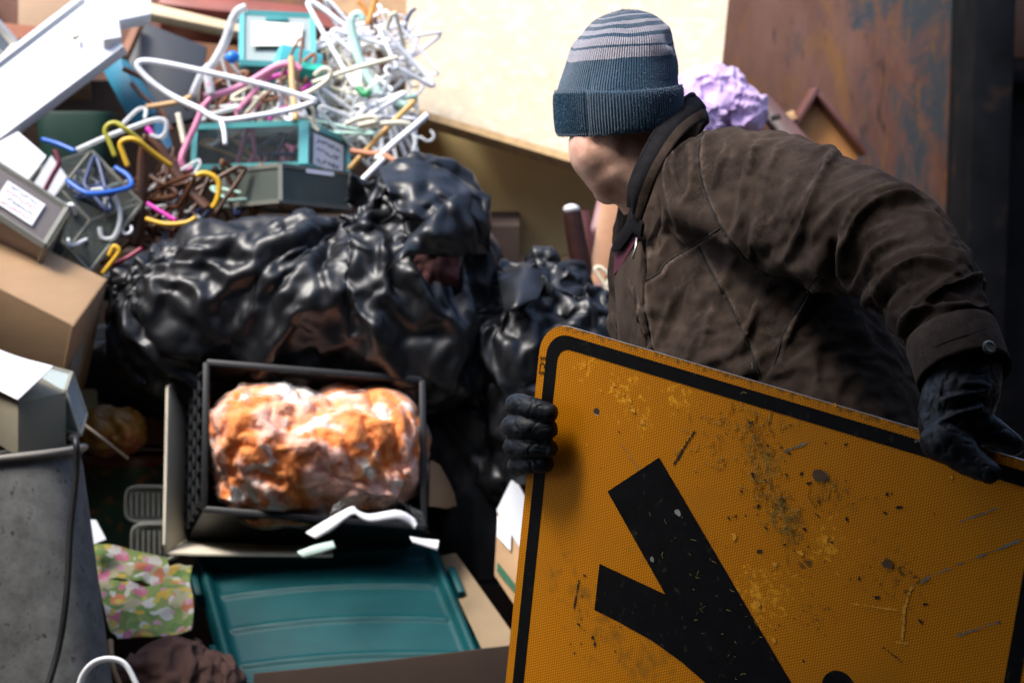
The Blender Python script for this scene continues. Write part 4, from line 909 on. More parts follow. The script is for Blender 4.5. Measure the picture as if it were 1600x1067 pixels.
# ---- see-through drawers
bx1 = ortho((305, 198, 4.62), (474, 192, 4.52), (303, 262, 4.60), .13)
O, e1, e2, e3 = bx1; e3 = P(544, 222, 4.66) - P(474, 192, 4.52); e3 = e3 + UPV * .0
bx1 = (O, e1, e2, e3)
D1 = drawer('storage_box', 'teal-framed clear drawer with handwritten label, on top of the clear drawer', bx1, TEALF, CLEAR, .013)
q = [O + e1 + e3 * a + e2 * b for a, b in ((.2, .16), (.86, .16), (.86, .9), (.2, .9))]; label_on(D1, q, scrib=3, lift=.003)
part('front_band', bar(O + e1 + e3 * .02, O + e1 + e3 * .02 + e2, .022), TEALF, D1)
bx2 = ortho((350, 268, 4.58), (438, 262, 4.46), (352, 330, 4.56), .13)
O, e1, e2, e3 = bx2; e1 = P(438, 258, 4.42) - O; e2 = P(350, 322, 4.56) - O; e3 = P(546, 272, 4.60) - P(438, 258, 4.42)
D2 = drawer('storage_box', 'smoky clear drawer without a lid, under the teal-framed drawer', (O, e1, e2, e3), EDGEC, CLEARG, .009)
q = [O + e1 + e3 * a + e2 * b for a, b in ((.35, .02), (.75, .02), (.75, .14), (.35, .14))]; label_on(D2, q, lift=.003, name='handle_strip')
bx3 = ortho((378, 20, 4.86), (488, 25, 4.86), (377, 98, 4.72), .16)
D3 = drawer('storage_box', 'teal-framed drawer with a blank cream label at the top of the heap', bx3, TEALF, CLEAR, .013)
q = quadp([(394, 36), (473, 40), (471, 74), (393, 74)], [(378, 20, 4.845), (488, 25, 4.845), (377, 98, 4.705)]); label_on(D3, q, lift=.003, scrib=2, inks=(pm('faded_ink', (.45, .45, .42), .8),), mat=pm('cream_label', (.74, .70, .60), .8))
part('grip', bevel_vf(bar(P(415, 30, 4.84), P(450, 31, 4.84), .012), .002), TEALF, D3, smooth='auto')
single('aqua_case', bevel_vf(boxe(*ortho((440, 66, 4.70), (508, 84, 4.74), (432, 98, 4.66), .16)), .008, 3), clear('aqua_clear_plastic', (.12, .62, .66), .55, .15), 'translucent aqua plastic case below the cream drawer label', 'case', smooth='auto')
single('green_card', panel([(458, 96), (508, 102), (505, 112), (460, 104)], [(458, 96, 4.65), (508, 102, 4.66), (460, 104, 4.63)], .02), pm('emerald', (.02, .40, .28), .5), 'emerald green strip under the aqua case', 'strip')
single('bottle_top', ell(P(363, 90, 4.62), (.017, .015, .015)), pm('bright_blue_plastic', (.02, .22, .75), .3), 'small bright blue cap beside the white hook', 'cap', smooth=True)
# left clear drawer and bin
O = P(-55, 222, 4.25); e1 = P(106, 326, 4.25) - O; e2 = P(70, 384, 4.17) - P(106, 326, 4.25); e3 = (e1.cross(e2).normalized()); e3 = e3 * (.14 if e3.dot(O - CAM) > 0 else -.14)
D4 = drawer('storage_box', 'scuffed clear drawer with a red-inked label at the left edge', (O, e1, e2, e3), EDGEC, clear('pinkish_clear', (.62, .55, .52), .18, .2), .012)
q = [O + e1 * a + e2 * b - e3.normalized() * .003 for a, b in ((.47, .25), (.83, .25), (.83, .82), (.47, .82))]; label_on(D4, q, scrib=4, inks=(INK, INKR))
O = P(62, 262, 4.42); e1 = P(143, 236, 4.46) - O; e2 = P(140, 425, 4.32) - P(222, 318, 4.42); e3 = P(222, 318, 4.42) - P(143, 236, 4.46)
D5 = drawer('clear_bin', 'clear plastic bin full of tangled hangers beside the left carton', (O, e1, e2, e3), EDGEC, CLEARG, .006, open_top=True)
single('office_paper', panel([(-20, 232), (28, 206), (72, 244), (38, 288), (-20, 262)], [(0, 235, 4.45), (28, 206, 4.5), (38, 288, 4.4)], .012), PAPER, 'thick sheaf of white paper under the white panel at the left', 'paper')
single('office_paper', panel([(80, 243), (105, 276), (82, 312), (54, 286)], [(80, 243, 4.42), (105, 276, 4.42), (82, 312, 4.38)], .008), PAPER, 'smaller white sheet of paper beside the red strap', 'paper')
single('red_strap', tube(smooth_pts([P(86, 235, 4.38), P(92, 255, 4.37), (P(82, 275, 4.36)), P(70, 298, 4.35)], 6), .006, 8, flat=.4), pm('dark_red_strap', (.16, .015, .03), .6), 'dark red strap hanging over the white papers', 'strap', smooth=True)

# ---- hangers traced as real bent rods
def rods(name, label, lines, r, mt, cat='hanger', group=None, flat=1.0):
    c = sum((P(*l[0]) for l in lines), Vector()) / len(lines)
    if len(lines) == 1: return single(name, tube(smooth_pts([P(*q) for q in lines[0]], 6), r * .85, 8, flat=flat), mt, label, cat, group, smooth=True)
    T = thing(name, label, cat, c, group)
    r *= .8
    for k, l in enumerate(lines): part('hook' if k else 'hanger_body', tube(smooth_pts([P(*q) for q in l], 6), r * (.8 if k else 1), 8, flat=flat), mt, T, smooth=True)
    return T
hw = pm('white_hanger_plastic', (.88, .88, .90), .35, var=.03); hcr = pm('cream_hanger_plastic', (.74, .69, .52), .4, var=.05); hpk = pm('pink_hanger_plastic', (.80, .27, .42), .4, var=.08); hmg = pm('magenta_hanger_plastic', (.62, .03, .38), .35, var=.08)
hmt = pm('mint_hanger_plastic', (.50, .76, .63), .4, var=.05); hyl = pm('yellow_hanger_plastic', (.72, .42, .02), .4, var=.1); hol = pm('olive_yellow_plastic', (.45, .42, .04), .4, var=.1); hbl = pm('blue_hanger_plastic', (.02, .12, .50), .35)
hcl = clear('frosted_hanger_plastic', (.86, .88, .88), .5, .2); hbr = pm('brown_hanger_wood', (.085, .032, .012), .4, var=.3, scale=8); hor = pm('orange_hanger_plastic', (.70, .26, .03), .4); hgr = pm('green_hanger_plastic', (.02, .30, .10), .4); hnv = pm('navy_wire', (.03, .05, .13), .4)
D_ = 4.48
rods('clothes_hanger', 'big white plastic hanger lying upside down across the heap', [[(495, 158, D_), (430, 138, D_), (345, 118, D_), (260, 100, D_), (222, 96, D_), (216, 106, D_), (236, 128, D_), (268, 150, D_), (310, 170, D_ - .02), (345, 188, D_ - .03), (400, 182, D_ - .02), (455, 172, D_), (495, 158, D_)], [(345, 188, D_ - .03), (350, 205, D_ - .05), (352, 226, D_ - .06)]], .0085, hw)
rods('clothes_hanger', 'frosted white hanger with its thick hook sticking up beside the upper drawer', [[(330, 150, 4.56), (325, 115, 4.57), (336, 95, 4.57), (352, 65, 4.58), (362, 35, 4.58), (372, 18, 4.58), (385, 12, 4.58)], [(340, 96, 4.58), (318, 112, 4.58), (300, 150, 4.58)]], .013, hcl)
rods('clothes_hanger', 'light pink hanger behind the big white hanger', [[(318, 150, 4.60), (345, 147, 4.60), (390, 128, 4.6), (430, 105, 4.6), (455, 100, 4.6), (470, 110, 4.6)], [(430, 108, 4.62), (405, 135, 4.61), (370, 175, 4.6)]], .010, hpk)
rods('clothes_hanger', 'pink hanger drooping down the left side of the teal-framed drawer', [[(318, 165, 4.55), (306, 195, 4.54), (292, 225, 4.53), (283, 250, 4.52), (290, 265, 4.52), (302, 262, 4.52)], [(318, 165, 4.55), (330, 150, 4.56), (325, 130, 4.56)]], .0095, hpk)
rods('clothes_hanger', 'magenta hanger hook behind the tip of the big white hanger', [[(415, 125, 4.66), (445, 115, 4.66), (475, 108, 4.66), (490, 114, 4.66), (488, 128, 4.66), (472, 142, 4.65)], [(452, 165, 4.62), (435, 175, 4.62), (420, 188, 4.62)]], .007, hmg)
rods('clothes_hanger', 'magenta hanger arm slanting down among the yellow hangers', [[(230, 200, 4.56), (245, 222, 4.55), (262, 250, 4.54), (272, 262, 4.53)]], .008, hmg)
rods('clothes_hanger', 'pale mint-green hanger curving down to the beige board', [[(548, 28, 4.80), (552, 60, 4.80), (562, 95, 4.79), (580, 130, 4.78), (605, 155, 4.77), (636, 166, 4.76)], [(548, 28, 4.80), (560, 22, 4.8), (568, 32, 4.8)]], .0135, hmt)
rods('clothes_hanger', 'olive-yellow hanger hook left of the yellow one', [[(180, 245, 4.40), (170, 220, 4.40), (164, 205, 4.40), (170, 195, 4.40), (182, 193, 4.40), (196, 202, 4.40), (222, 222, 4.42)]], .0065, hol)
rods('clothes_hanger', 'golden yellow hanger hook in front of the brown wooden hanger', [[(200, 260, 4.38), (192, 240, 4.38), (188, 225, 4.38), (198, 218, 4.38), (214, 220, 4.38), (240, 240, 4.40), (268, 260, 4.42)]], .007, hyl)
rods('clothes_hanger', 'yellow hanger poking out left of the smoky drawer', [[(304, 276, 4.44), (318, 271, 4.44), (334, 276, 4.44), (342, 288, 4.44), (340, 310, 4.44), (332, 325, 4.44)]], .0075, hyl)
rods('clothes_hanger', 'white hanger with a rounded tip over the blue crate', [[(120, 235, 4.46), (165, 215, 4.46), (205, 200, 4.46), (240, 188, 4.46), (258, 190, 4.46), (260, 205, 4.46), (250, 216, 4.46), (235, 212, 4.46)], [(190, 196, 4.47), (215, 172, 4.48), (228, 172, 4.48), (226, 186, 4.47)]], .0075, hcl)
rods('clothes_hanger', 'broad dark brown wooden hanger standing among the yellow ones', [[(232, 212, 4.46), (224, 245, 4.46), (222, 290, 4.45), (220, 340, 4.44), (208, 385, 4.43)], [(232, 212, 4.46), (250, 230, 4.46), (270, 262, 4.46), (300, 300, 4.45), (325, 325, 4.44)]], .019, hbr, flat=.45)
rods('clothes_hanger', 'brown wooden hanger crossing in front of the grey panel', [[(193, 108, 4.68), (215, 118, 4.67), (240, 128, 4.66)], [(205, 130, 4.67), (225, 152, 4.66), (250, 172, 4.65), (270, 205, 4.64)]], .008, WOODM)
rods('clothes_hanger', 'tan wooden hanger arm left of the pink hanger', [[(228, 168, 4.62), (255, 164, 4.62), (285, 158, 4.62), (300, 150, 4.62)]], .008, WOODL)
rods('clothes_hanger', 'blue plastic hanger under the dark gap at the left', [[(66, 218, 4.52), (90, 225, 4.50), (118, 237, 4.48)]], .0065, hbl)
rods('clothes_hanger', 'blue hanger lying across the mouth of the clear bin', [[(105, 283, 4.36), (130, 300, 4.34), (150, 303, 4.34), (185, 298, 4.36), (205, 290, 4.38), (200, 275, 4.4), (180, 262, 4.42)]], .007, hbl)
rods('clothes_hanger', 'white hanger curled inside the clear bin', [[(110, 285, 4.40), (125, 300, 4.39), (160, 296, 4.39), (180, 310, 4.38), (188, 340, 4.37), (178, 370, 4.36), (160, 372, 4.36), (156, 355, 4.36)]], .006, hcl)
rods('clothes_hanger', 'cream hanger hook right of the magenta hook', [[(470, 150, 4.52), (492, 140, 4.52), (512, 125, 4.52), (516, 112, 4.52), (505, 108, 4.52), (492, 118, 4.53)], [(480, 160, 4.50), (490, 175, 4.5), (490, 195, 4.5), (498, 205, 4.5)]], .0075, hcr)
rods('clothes_hanger', 'thin cream rod hanger pointing right over the mint hanger', [[(488, 130, 4.60), (540, 112, 4.60), (590, 98, 4.60), (622, 90, 4.60)]], .0065, hcr)
rods('clothes_hanger', 'yellow-brown wooden hanger rod slanting beside the beige board', [[(545, 265, 4.56), (575, 232, 4.57), (610, 195, 4.58), (648, 158, 4.6)]], .0078, pm('golden_wood', (.62, .36, .10), .45, var=.15, scale=9))
rods('clothes_hanger', 'white flat hanger rod parallel to the wooden rod', [[(588, 250, 4.52), (615, 225, 4.53), (645, 200, 4.54), (668, 180, 4.55)]], .0095, hw)
rods('clothes_hanger', 'second white rod at the edge of the black bag', [[(556, 292, 4.48), (580, 268, 4.49), (600, 248, 4.5)]], .008, hw)
rods('clothes_hanger', 'reddish wooden hanger lying flat right of the drawer label', [[(548, 236, 4.54), (575, 240, 4.53), (600, 243, 4.52), (632, 262, 4.5)]], .008, pm('reddish_wood', (.50, .20, .09), .5, var=.2, scale=9))
rods('clothes_hanger', 'tan wooden hanger leaning down to the black bag', [[(560, 288, 4.52), (585, 262, 4.53), (600, 250, 4.54)]], .0078, pm('tan_wood', (.50, .28, .14), .5, var=.2, scale=9))
rods('clothes_hanger', 'cream hanger tip lying above the wooden rods', [[(540, 195, 4.55), (560, 186, 4.55), (582, 183, 4.55), (588, 190, 4.55), (560, 197, 4.55), (620, 192, 4.56), (640, 195, 4.57)]], .0075, hcr)
rods('clothes_hanger', 'dark brown wooden hanger upright behind the mint hanger', [[(583, 30, 4.88), (588, 60, 4.87), (595, 90, 4.86), (604, 118, 4.85)]], .012, hbr)
rods('clothes_hanger', 'orange hanger hooks above the mint hanger', [[(590, -8, 4.88), (582, 15, 4.88), (574, 38, 4.87)], [(560, 2, 4.88), (570, 15, 4.88), (572, 35, 4.88)]], .008, hor)
rods('clothes_hanger', 'navy wire hook against the tan cardboard sheet', [[(632, 58, 4.95), (634, 38, 4.95), (642, 20, 4.95), (650, 14, 4.95)]], .006, hnv)
rods('clothes_hanger', 'green hanger scrap behind the cream hangers', [[(560, 138, 4.66), (570, 148, 4.65), (578, 142, 4.65)]], .010, hgr)
rods('clothes_hanger', 'yellow hanger under the brown wooden one by the black bag', [[(228, 342, 4.38), (258, 350, 4.37), (290, 348, 4.36), (306, 340, 4.36)]], .006, hyl)
rods('clothes_hanger', 'magenta hanger under the brown wooden one', [[(230, 318, 4.40), (250, 330, 4.39), (275, 345, 4.38)]], .006, hmg)
rods('clothes_hanger', 'yellow hanger hook at the corner of the left carton', [[(160, 428, 4.28), (178, 405, 4.28), (186, 392, 4.28), (178, 385, 4.28), (170, 400, 4.28)]], .006, hyl)
rods('clothes_hanger', 'dark red hanger bar beside the carton corner', [[(165, 418, 4.29), (195, 405, 4.30), (222, 388, 4.31)]], .006, pm('dark_red_plastic', (.25, .01, .04), .4))
rods('clothes_hanger', 'white hanger ring seen inside the teal-framed drawer', [[(318, 222, 4.62), (330, 228, 4.62), (342, 220, 4.62), (344, 208, 4.62), (336, 204, 4.62)]], .007, hw)
rods('clothes_hanger', 'cream upright slat left of the pink hanger', [[(278, 178, 4.58), (284, 205, 4.57), (288, 225, 4.56)]], .008, hcr)
rods('clothes_hanger', 'tan upright wooden peg behind the big white hanger', [[(455, 90, 4.60), (456, 120, 4.58), (458, 150, 4.56), (462, 190, 4.52)]], .009, WOODL)
# tangled hangers that nothing tells apart
def gen_hanger(c, rx, ry, rz, s, r):
    M = Matrix.Rotation(rz, 3, 'Z') @ Matrix.Rotation(rx, 3, 'X') @ Matrix.Rotation(ry, 3, 'Y')
    body = [(0, .10), (.10, .06), (.19, .018), (.205, 0), (.19, -.014), (.0, -.016), (-.19, -.014), (-.205, 0), (-.19, .018), (-.10, .06)]
    hook = [(0, .095), (0, .13), (.018, .145), (.032, .165), (.022, .19), (0, .197), (-.022, .185)]
    f3 = lambda q: c + M @ Vector((q[0] * s, 0, q[1] * s))
    return tube(smooth_pts([f3(q) for q in body], 4, True), r, 6, closed=True), tube(smooth_pts([f3(q) for q in hook], 4), r * .7, 6)
def scatter(n, rx0, ry0, rx1, ry1, d0, d1, mats_, lab, grp, s=(.5, .9)):
    for k in range(n):
        px = random.uniform(rx0, rx1); py = random.uniform(ry0, ry1); c = P(px, py, random.uniform(d0, d1))
        b, h = gen_hanger(c, random.gauss(-.5, .5), random.uniform(-3.1, 3.1), random.gauss(0, .6), random.uniform(*s), random.uniform(.0036, .0062)); mt = random.choice(mats_)
        T = thing('clothes_hanger', lab, 'hanger', c, grp); part('hanger_body', b, mt, T, smooth=True); part('hook', h, mt, T, smooth=True)
scatter(26, 505, 45, 650, 150, 4.80, 5.0, [hw, hw, hw, hcr], 'white or clear hanger tangled between the upper drawer and beige board', 'pale hangers tangled left of the beige board', (.38, .7))
scatter(22, 500, 140, 620, 235, 4.62, 4.82, [hcr, hw, hcl, hmt, hcl], 'pale hanger tangled above the wooden rods', 'pale hangers tangled above the wooden rods', (.28, .5))
scatter(18, 330, 118, 480, 185, 4.62, 4.75, [WOODM, hcl, hw, hcr, hbr, hpk], 'hanger buried in the tangle behind the big white hanger', 'hangers buried behind the big white hanger', (.25, .45))
scatter(20, 200, 270, 330, 385, 4.42, 4.62, [hbr, hbr, hbr, hcl, hbr, hnv, hol], 'hanger buried in the dark tangle left of the smoky drawer', 'hangers buried left of the smoky drawer', (.35, .7))
scatter(12, 90, 280, 180, 390, 4.36, 4.5, [hcl, hw, hcl, hnv], 'clear or white hanger heaped in the clear bin', 'hangers heaped in the clear bin', (.25, .4))
scatter(6, 360, 275, 500, 315, 4.50, 4.6, [WOODM, hmt, hnv], 'hanger lying in the smoky clear drawer', 'hangers in the smoky clear drawer', (.25, .4))
scatter(5, 330, 215, 450, 245, 4.60, 4.68, [WOODL, hpk, hnv], 'hanger lying in the teal-framed drawer', 'hangers in the teal-framed drawer', (.25, .35))

# ---- left carton
O = P(115, 510, 4.05); A = P(-120, 392, 4.12); B = P(166, 438, 4.22); e1 = A - O; e2 = B - O; n = e1.cross(e2).normalized(); n = n if n.dot(O - CAM) > 0 else -n
T = thing('cardboard_box', 'tan carton tipped on its side at the left, next to the large black bag', 'box', O + n * .2)
def flap(a, u, v_, mt, nm='panel'): part(nm, bevel_vf(slab([a, a + u, a + u + v_, a + v_], .005), .001), mt, T, smooth='auto')
e3 = n * .28
flap(O, e1, e2, CARD); flap(O, e2, e3, CARD); flap(O, e1, e3, CARD); flap(O + e2, e1, e3, CARD); flap(O + e3, e1, e2, CARD)
q = [O + e2 * a + e3 * b for a, b in ((.55, .38), (.55, .72), (.15, .72), (.15, .38))]; lb = label_on(T, q, pm('grey_label', (.30, .28, .25), .8), lift=.002)
for k in range(7): part('barcode_bar', slab([x + (CAM - x).normalized() * .003 for x in [q[0] + (q[1] - q[0]) * a + (q[3] - q[0]) * b for a, b in ((.12 + k * .11, .15), (.12 + k * .11 + .05, .15), (.12 + k * .11 + .05, .7), (.12 + k * .11, .7))]], .0004), PRINT, lb)

# ---- black bags
def bag(pieces, gathers, amp=1.0, voxel=.0075, seed=0.0, sm=8):
    v, f = remesh(pieces, voxel, sm); n = normals(v, f); d = np.zeros(len(v))
    for g_, k, a_, rad_ in gathers:
        G = np.array(P(*g_)); r = v - G; rr = np.linalg.norm(r, axis=1); u = r / (rr[:, None] + 1e-6)
        rid = 1 - np.abs(fbm(np.c_[u * k, rr * 2.0][:, :3] + seed, 2)) * 2.2
        d += a_ * rid * np.exp(-(rr / rad_) ** 2) * np.clip(rr / .03, 0, 1)
    wv = v + .05 * np.c_[vnoise(v * 4 + seed), vnoise(v * 4 + 31 + seed), vnoise(v * 4 + 57 + seed)]
    r1 = 1 - np.abs(vnoise(wv * np.array([6.5, 6.5, 3.0]) + seed)) * 2
    r2 = 1 - np.abs(vnoise(wv * np.array([15, 15, 5.0]) + 9 + seed)) * 2
    r4 = 1 - np.abs(vnoise(wv * np.array([34, 34, 9]) + 19 + seed)) * 2
    patch = np.clip(.2 + 1.6 * vnoise(v * 4.5 + 77 + seed), 0, 1)
    d += amp * (.020 * r1 + .0060 * r2 + .0022 * r4 * patch + .024 * fbm(v * 4 + seed, 2))
    return v + n * d[:, None], f
def prep(pieces, gathers, voxel, low=.02, seed=0.0, sm=8):
    v, f = remesh(pieces, voxel, sm); n = normals(v, f); d = fbm(v * 5 + seed, 2) * low + vnoise(v * 30 + seed) * .004
    for g_, k, a_, rad_ in gathers:
        G = np.array(P(*g_)); r = v - G; rr = np.linalg.norm(r, axis=1); u = r / (rr[:, None] + 1e-6)
        d += a_ * (1 - 2 * np.abs(vnoise(u * k + 3.3 + seed))) * np.exp(-(rr / rad_) ** 2) * np.clip(rr / .05, 0, 1)
    return v + n * d[:, None], f
B1 = prep([ell(P(330, 475, 4.34), (.215, .20, .165)), ell(P(250, 470, 4.36), (.12, .16, .10)), ell(P(480, 470, 4.30), (.22, .20, .165)), ell(P(395, 440, 4.38), (.16, .16, .14)), ell(P(600, 470, 4.30), (.20, .20, .19)), ell(P(640, 345, 4.34), (.125, .13, .13)), ell(P(655, 420, 4.30), (.14, .14, .20))], [((590, 265, 4.25), 5, .03, .35), ((180, 430, 4.25), 6, .02, .35), ((520, 360, 4.2), 4, .02, .3)], .0125)
B2 = prep([ell(P(850, 560, 4.32), (.19, .18, .20)), ell(P(800, 510, 4.34), (.12, .14, .13)), ell(P(905, 525, 4.35), (.13, .13, .10)), ell(P(935, 562, 4.38), (.13, .13, .12)), ell(P(975, 575, 4.40), (.11, .12, .11)), ell(P(860, 640, 4.32), (.20, .18, .20))], [((845, 425, 4.3), 6, .03, .35), ((760, 470, 4.2), 5, .015, .2)], .0125, seed=12.7)
BD = prep([ell(P(494, 708, 4.15), (.205, .15, .125)), ell(P(430, 692, 4.15), (.135, .14, .125)), ell(P(440, 740, 4.14), (.13, .12, .095)), ell(P(560, 735, 4.14), (.13, .12, .10)), ell(P(560, 690, 4.15), (.13, .13, .105)), ell(P(420, 665, 4.15), (.12, .13, .085)), ell(P(590, 680, 4.15), (.11, .12, .085))], [((640, 790, 4.0), 4, .012, .2)], .0085, .010, 7.7, 20)
LB = prep([ell(P(1112, 152, 4.95), (.105, .09, .095)), ell(P(1155, 165, 4.92), (.075, .07, .06)), ell(P(1085, 190, 4.9), (.075, .08, .075))], [((1120, 150, 4.85), 4, .02, .15)], .0062, .012, 2.0)
BC = prep([ell(P(260, 1050, 3.86), (.11, .10, .075)), ell(P(320, 1060, 3.86), (.07, .08, .06)), ell(P(205, 1060, 3.86), (.06, .08, .05))], [], .0075, .02, 8.0)
_s = drape([dict(v=B1[0], f=B1[1], ex=.25, bend=3, press=-4, grav=.3, core=.03, q=5), dict(v=B2[0], f=B2[1], ex=.25, bend=3, press=-4, grav=.3, core=.03, q=5),
            dict(v=BD[0], f=BD[1], ex=.15, bend=.8, press=-3, grav=.2, core=.02, q=5),
            dict(v=LB[0], f=LB[1], ex=.40, bend=.4, press=-2.5, grav=.3, core=.03, q=5), dict(v=BC[0], f=BC[1], ex=.35, bend=.5, press=-2.5, grav=.3, core=.025)], 18)
def crinkle(v, f, seed=0.0):
    n = normals(v, f); wv = v + .02 * np.c_[vnoise(v * 9 + seed), vnoise(v * 9 + 31 + seed), vnoise(v * 9 + 57 + seed)]; patch = np.clip(.35 + 1.3 * vnoise(v * 6 + 77 + seed), 0, 1)
    return v + n * (.0046 * patch * (1 - 2 * np.abs(vnoise(wv * np.array([30, 30, 7]) + seed))) + .0022 * (1 - 2 * np.abs(vnoise(wv * np.array([55, 55, 22]) + 9 + seed))))[:, None], f
v, f = crinkle(*subdiv(_s[0], B1[1]))
T = thing('rubbish_bag', 'largest black rubbish bag, torn open, slumped across the middle of the heap', 'bag', P(450, 640, 4.35))
part('sack', (v, f), BLACKBAG, T, smooth=True)
def ribbon(top, bot, nv=9, wob=.01, k=18, nu=8):
    a = smooth_pts([P(*q) for q in top], nu); b = smooth_pts([P(*q) for q in bot], nu); n_ = len(a); vv = []
    for j in range(nv):
        t = j / (nv - 1)
        for i in range(n_):
            p = a[i] + (b[i] - a[i]) * t; w_ = vnoise(np.array([[p.x * k, p.y * k, p.z * k * .5]]))[0]; vv.append(p + (CAM - p).normalized() * (wob * w_ + wob * .8 * math.sin(math.pi * t)))
    return vv, [(j * n_ + i, j * n_ + i + 1, (j + 1) * n_ + i + 1, (j + 1) * n_ + i) for j in range(nv - 1) for i in range(n_ - 1)]
part('torn_mouth', ribbon([(590, 262, 4.24), (640, 250, 4.26), (690, 262, 4.24), (735, 290, 4.22), (766, 306, 4.24)], [(620, 330, 4.12), (660, 345, 4.10), (690, 330, 4.12), (735, 365, 4.14), (766, 395, 4.18)], 16, .030, 34), BLACKBAG, T, smooth=True, solid=.001)
part('torn_mouth', ribbon([(640, 370, 4.08), (680, 330, 4.10), (720, 300, 4.14), (764, 310, 4.2)], [(600, 430, 4.06), (640, 400, 4.05), (720, 400, 4.12), (764, 400, 4.22)], 16, .026, 40), BLACKBAG, T, smooth=True, solid=.001)
v, f = ribbon([(635, 410, 4.17), (655, 398, 4.16), (690, 402, 4.16), (718, 400, 4.17)], [(636, 446, 4.13), (660, 456, 4.125), (695, 446, 4.13), (716, 450, 4.14)], 26, .022, 55, 16)
single('red_garment', (v, f), pm('dark_red_cloth', (.035, .003, .004), .85, var=.6, scale=20), 'dark red cloth showing inside the torn black bag', 'clothing', smooth=True, solid=.003)
v, f = crinkle(*subdiv(_s[1], B2[1]), 5.0)
T = thing('rubbish_bag', 'black rubbish bag with a knotted top, right behind the sign corner', 'bag', P(850, 800, 4.32))
part('sack', (v, f), BLACKBAG, T, smooth=True)
v, f = bag([ell(P(845, 425, 4.32), (.022, .025, .045)), ell(P(850, 405, 4.32), (.030, .02, .022)), ell(P(815, 440, 4.30), (.055, .03, .022)), ell(P(880, 450, 4.30), (.05, .03, .018))], [((845, 440, 4.25), 5, .010, .12)], .9, .005, 3.3, 3)
part('knot', (v, f), BLACKBAG, T, smooth=True)
part('loose_tail', ribbon([(775, 430, 4.22), (820, 412, 4.22), (860, 420, 4.24)], [(790, 490, 4.12), (810, 480, 4.10), (840, 470, 4.12)], 10, .016, 26), BLACKBAG, T, smooth=True, solid=.001)
v, f = bag([ell(P(690, 660, 4.42), (.22, .18, .24)), ell(P(760, 760, 4.40), (.17, .16, .2)), ell(P(600, 580, 4.45), (.2, .16, .12))], [((620, 560, 4.2), 6, .012, .3)], 1.1, .0085, 21.1)
single('rubbish_bag', (v, f), BLACKBAG, 'black rubbish bag in deep shadow right of the black crate', 'bag', smooth=True)
v, f = bag([ell(P(330, 590, 4.52), (.28, .14, .12)), ell(P(180, 560, 4.55), (.12, .12, .08))], [], 1.0, .009, 33.1)
single('rubbish_bag', (v, f), BLACKBAG, 'black rubbish bag wedged behind the black crate under the largest bag', 'bag', smooth=True)

# ---- black crate with the wrapped bedding
BCR = pm('black_crate_plastic', (.010, .011, .013), .45, spec=.3, var=.2, scale=10, bump=.05, bscale=50)
TL, TRr, BR, BL = P(323, 567, 4.14), P(660, 594, 4.14), P(670, 808, 4.06), P(319, 796, 4.06)
e1 = TRr - TL; e2 = BL - TL; nrm = e1.cross(e2).normalized(); nrm = nrm if nrm.dot(TL - CAM) > 0 else -nrm
dep = nrm * .20 + RGT * -.065 + UPV * -.035
T = thing('plastic_crate', 'black plastic crate tipped towards the viewer holding wrapped bedding', 'crate', BL + e1 / 2 + dep / 2)
lip = MB()
for a, b in ((TL, TRr), (TRr, TL + e1 + e2), (TL + e1 + e2, BL), (BL, TL)): lip.add(bar(a, b, .014, .014, nrm))
part('rim', bevel_vf((lip.v, lip.f), .003), BCR, T, smooth='auto')
for a, u in ((TL, e1), (TL, e2), (BL, e1), (TRr, e2)): part('wall', slab([a, a + u, a + u + dep * .98, a + dep * .98], .004), BCR, T)
part('base', slab([TL + dep, TL + dep + e1, TL + dep + e1 + e2, TL + dep + e2], .004), BCR, T)
for k in range(9):
    a = TL + e2 * ((k + .5) / 9) - RGT * .006; part('rib', bar(a + dep * .04, a + dep * .96, .010, .006), BCR, T)
for k in range(4):
    a = TL + dep * (.2 + .22 * k) - RGT * .007; part('rib', bar(a + e2 * .02, a + e2 * .98, .008, .006), BCR, T)
def bedding():
    m = bpy.data.materials.new('orange_pink_terry'); m.use_nodes = True; t = m.node_tree; N = t.nodes; L = t.links; b = N['Principled BSDF']; tc = N.new('ShaderNodeTexCoord')
    def noise(sc, det, dist=0, off=0):
        mp = N.new('ShaderNodeMapping'); mp.inputs['Location'].default_value = (off, off, off); L.new(tc.outputs['Object'], mp.inputs[0]); n = N.new('ShaderNodeTexNoise'); n.inputs['Scale'].default_value = sc; n.inputs['Detail'].default_value = det; n.inputs['Distortion'].default_value = dist; L.new(mp.outputs[0], n.inputs['Vector']); return n.outputs['Fac']
    def mix(s, a, c, A, B):
        r = N.new('ShaderNodeMapRange'); r.inputs[1].default_value = a; r.inputs[2].default_value = c; L.new(s, r.inputs[0]); x = N.new('ShaderNodeMixRGB'); L.new(r.outputs[0], x.inputs[0])
        for i, q in ((1, A), (2, B)):
            if isinstance(q, tuple): x.inputs[i].default_value = (*q, 1)
            else: L.new(q, x.inputs[i])
        return x.outputs[0]
    c = mix(noise(60, 4), .35, .65, (.78, .21, .045), (.92, .34, .10))
    c = mix(noise(9, 3, .5), .47, .60, c, (.95, .55, .45)); c = mix(noise(15, 3, .6, 5), .57, .66, c, (.92, .86, .80)); c = mix(noise(26, 3, .6, 9), .58, .66, c, (.72, .19, .05))
    L.new(c, b.inputs['Base Color']); b.inputs['Roughness'].default_value = .9; b.inputs['Sheen Weight'].default_value = .3
    bp = N.new('ShaderNodeBump'); bp.inputs['Strength'].default_value = .5; bp.inputs['Distance'].default_value = .004; L.new(noise(150, 5), bp.inputs['Height']); L.new(bp.outputs[0], b.inputs['Normal'])
    return m
BED = bedding()
v, f = subdiv(_s[2], BD[1])
T = thing('wrapped_bedding', 'orange, pink and white bedding in a clear plastic bag in the black crate', 'bedding', P(490, 800, 4.15))
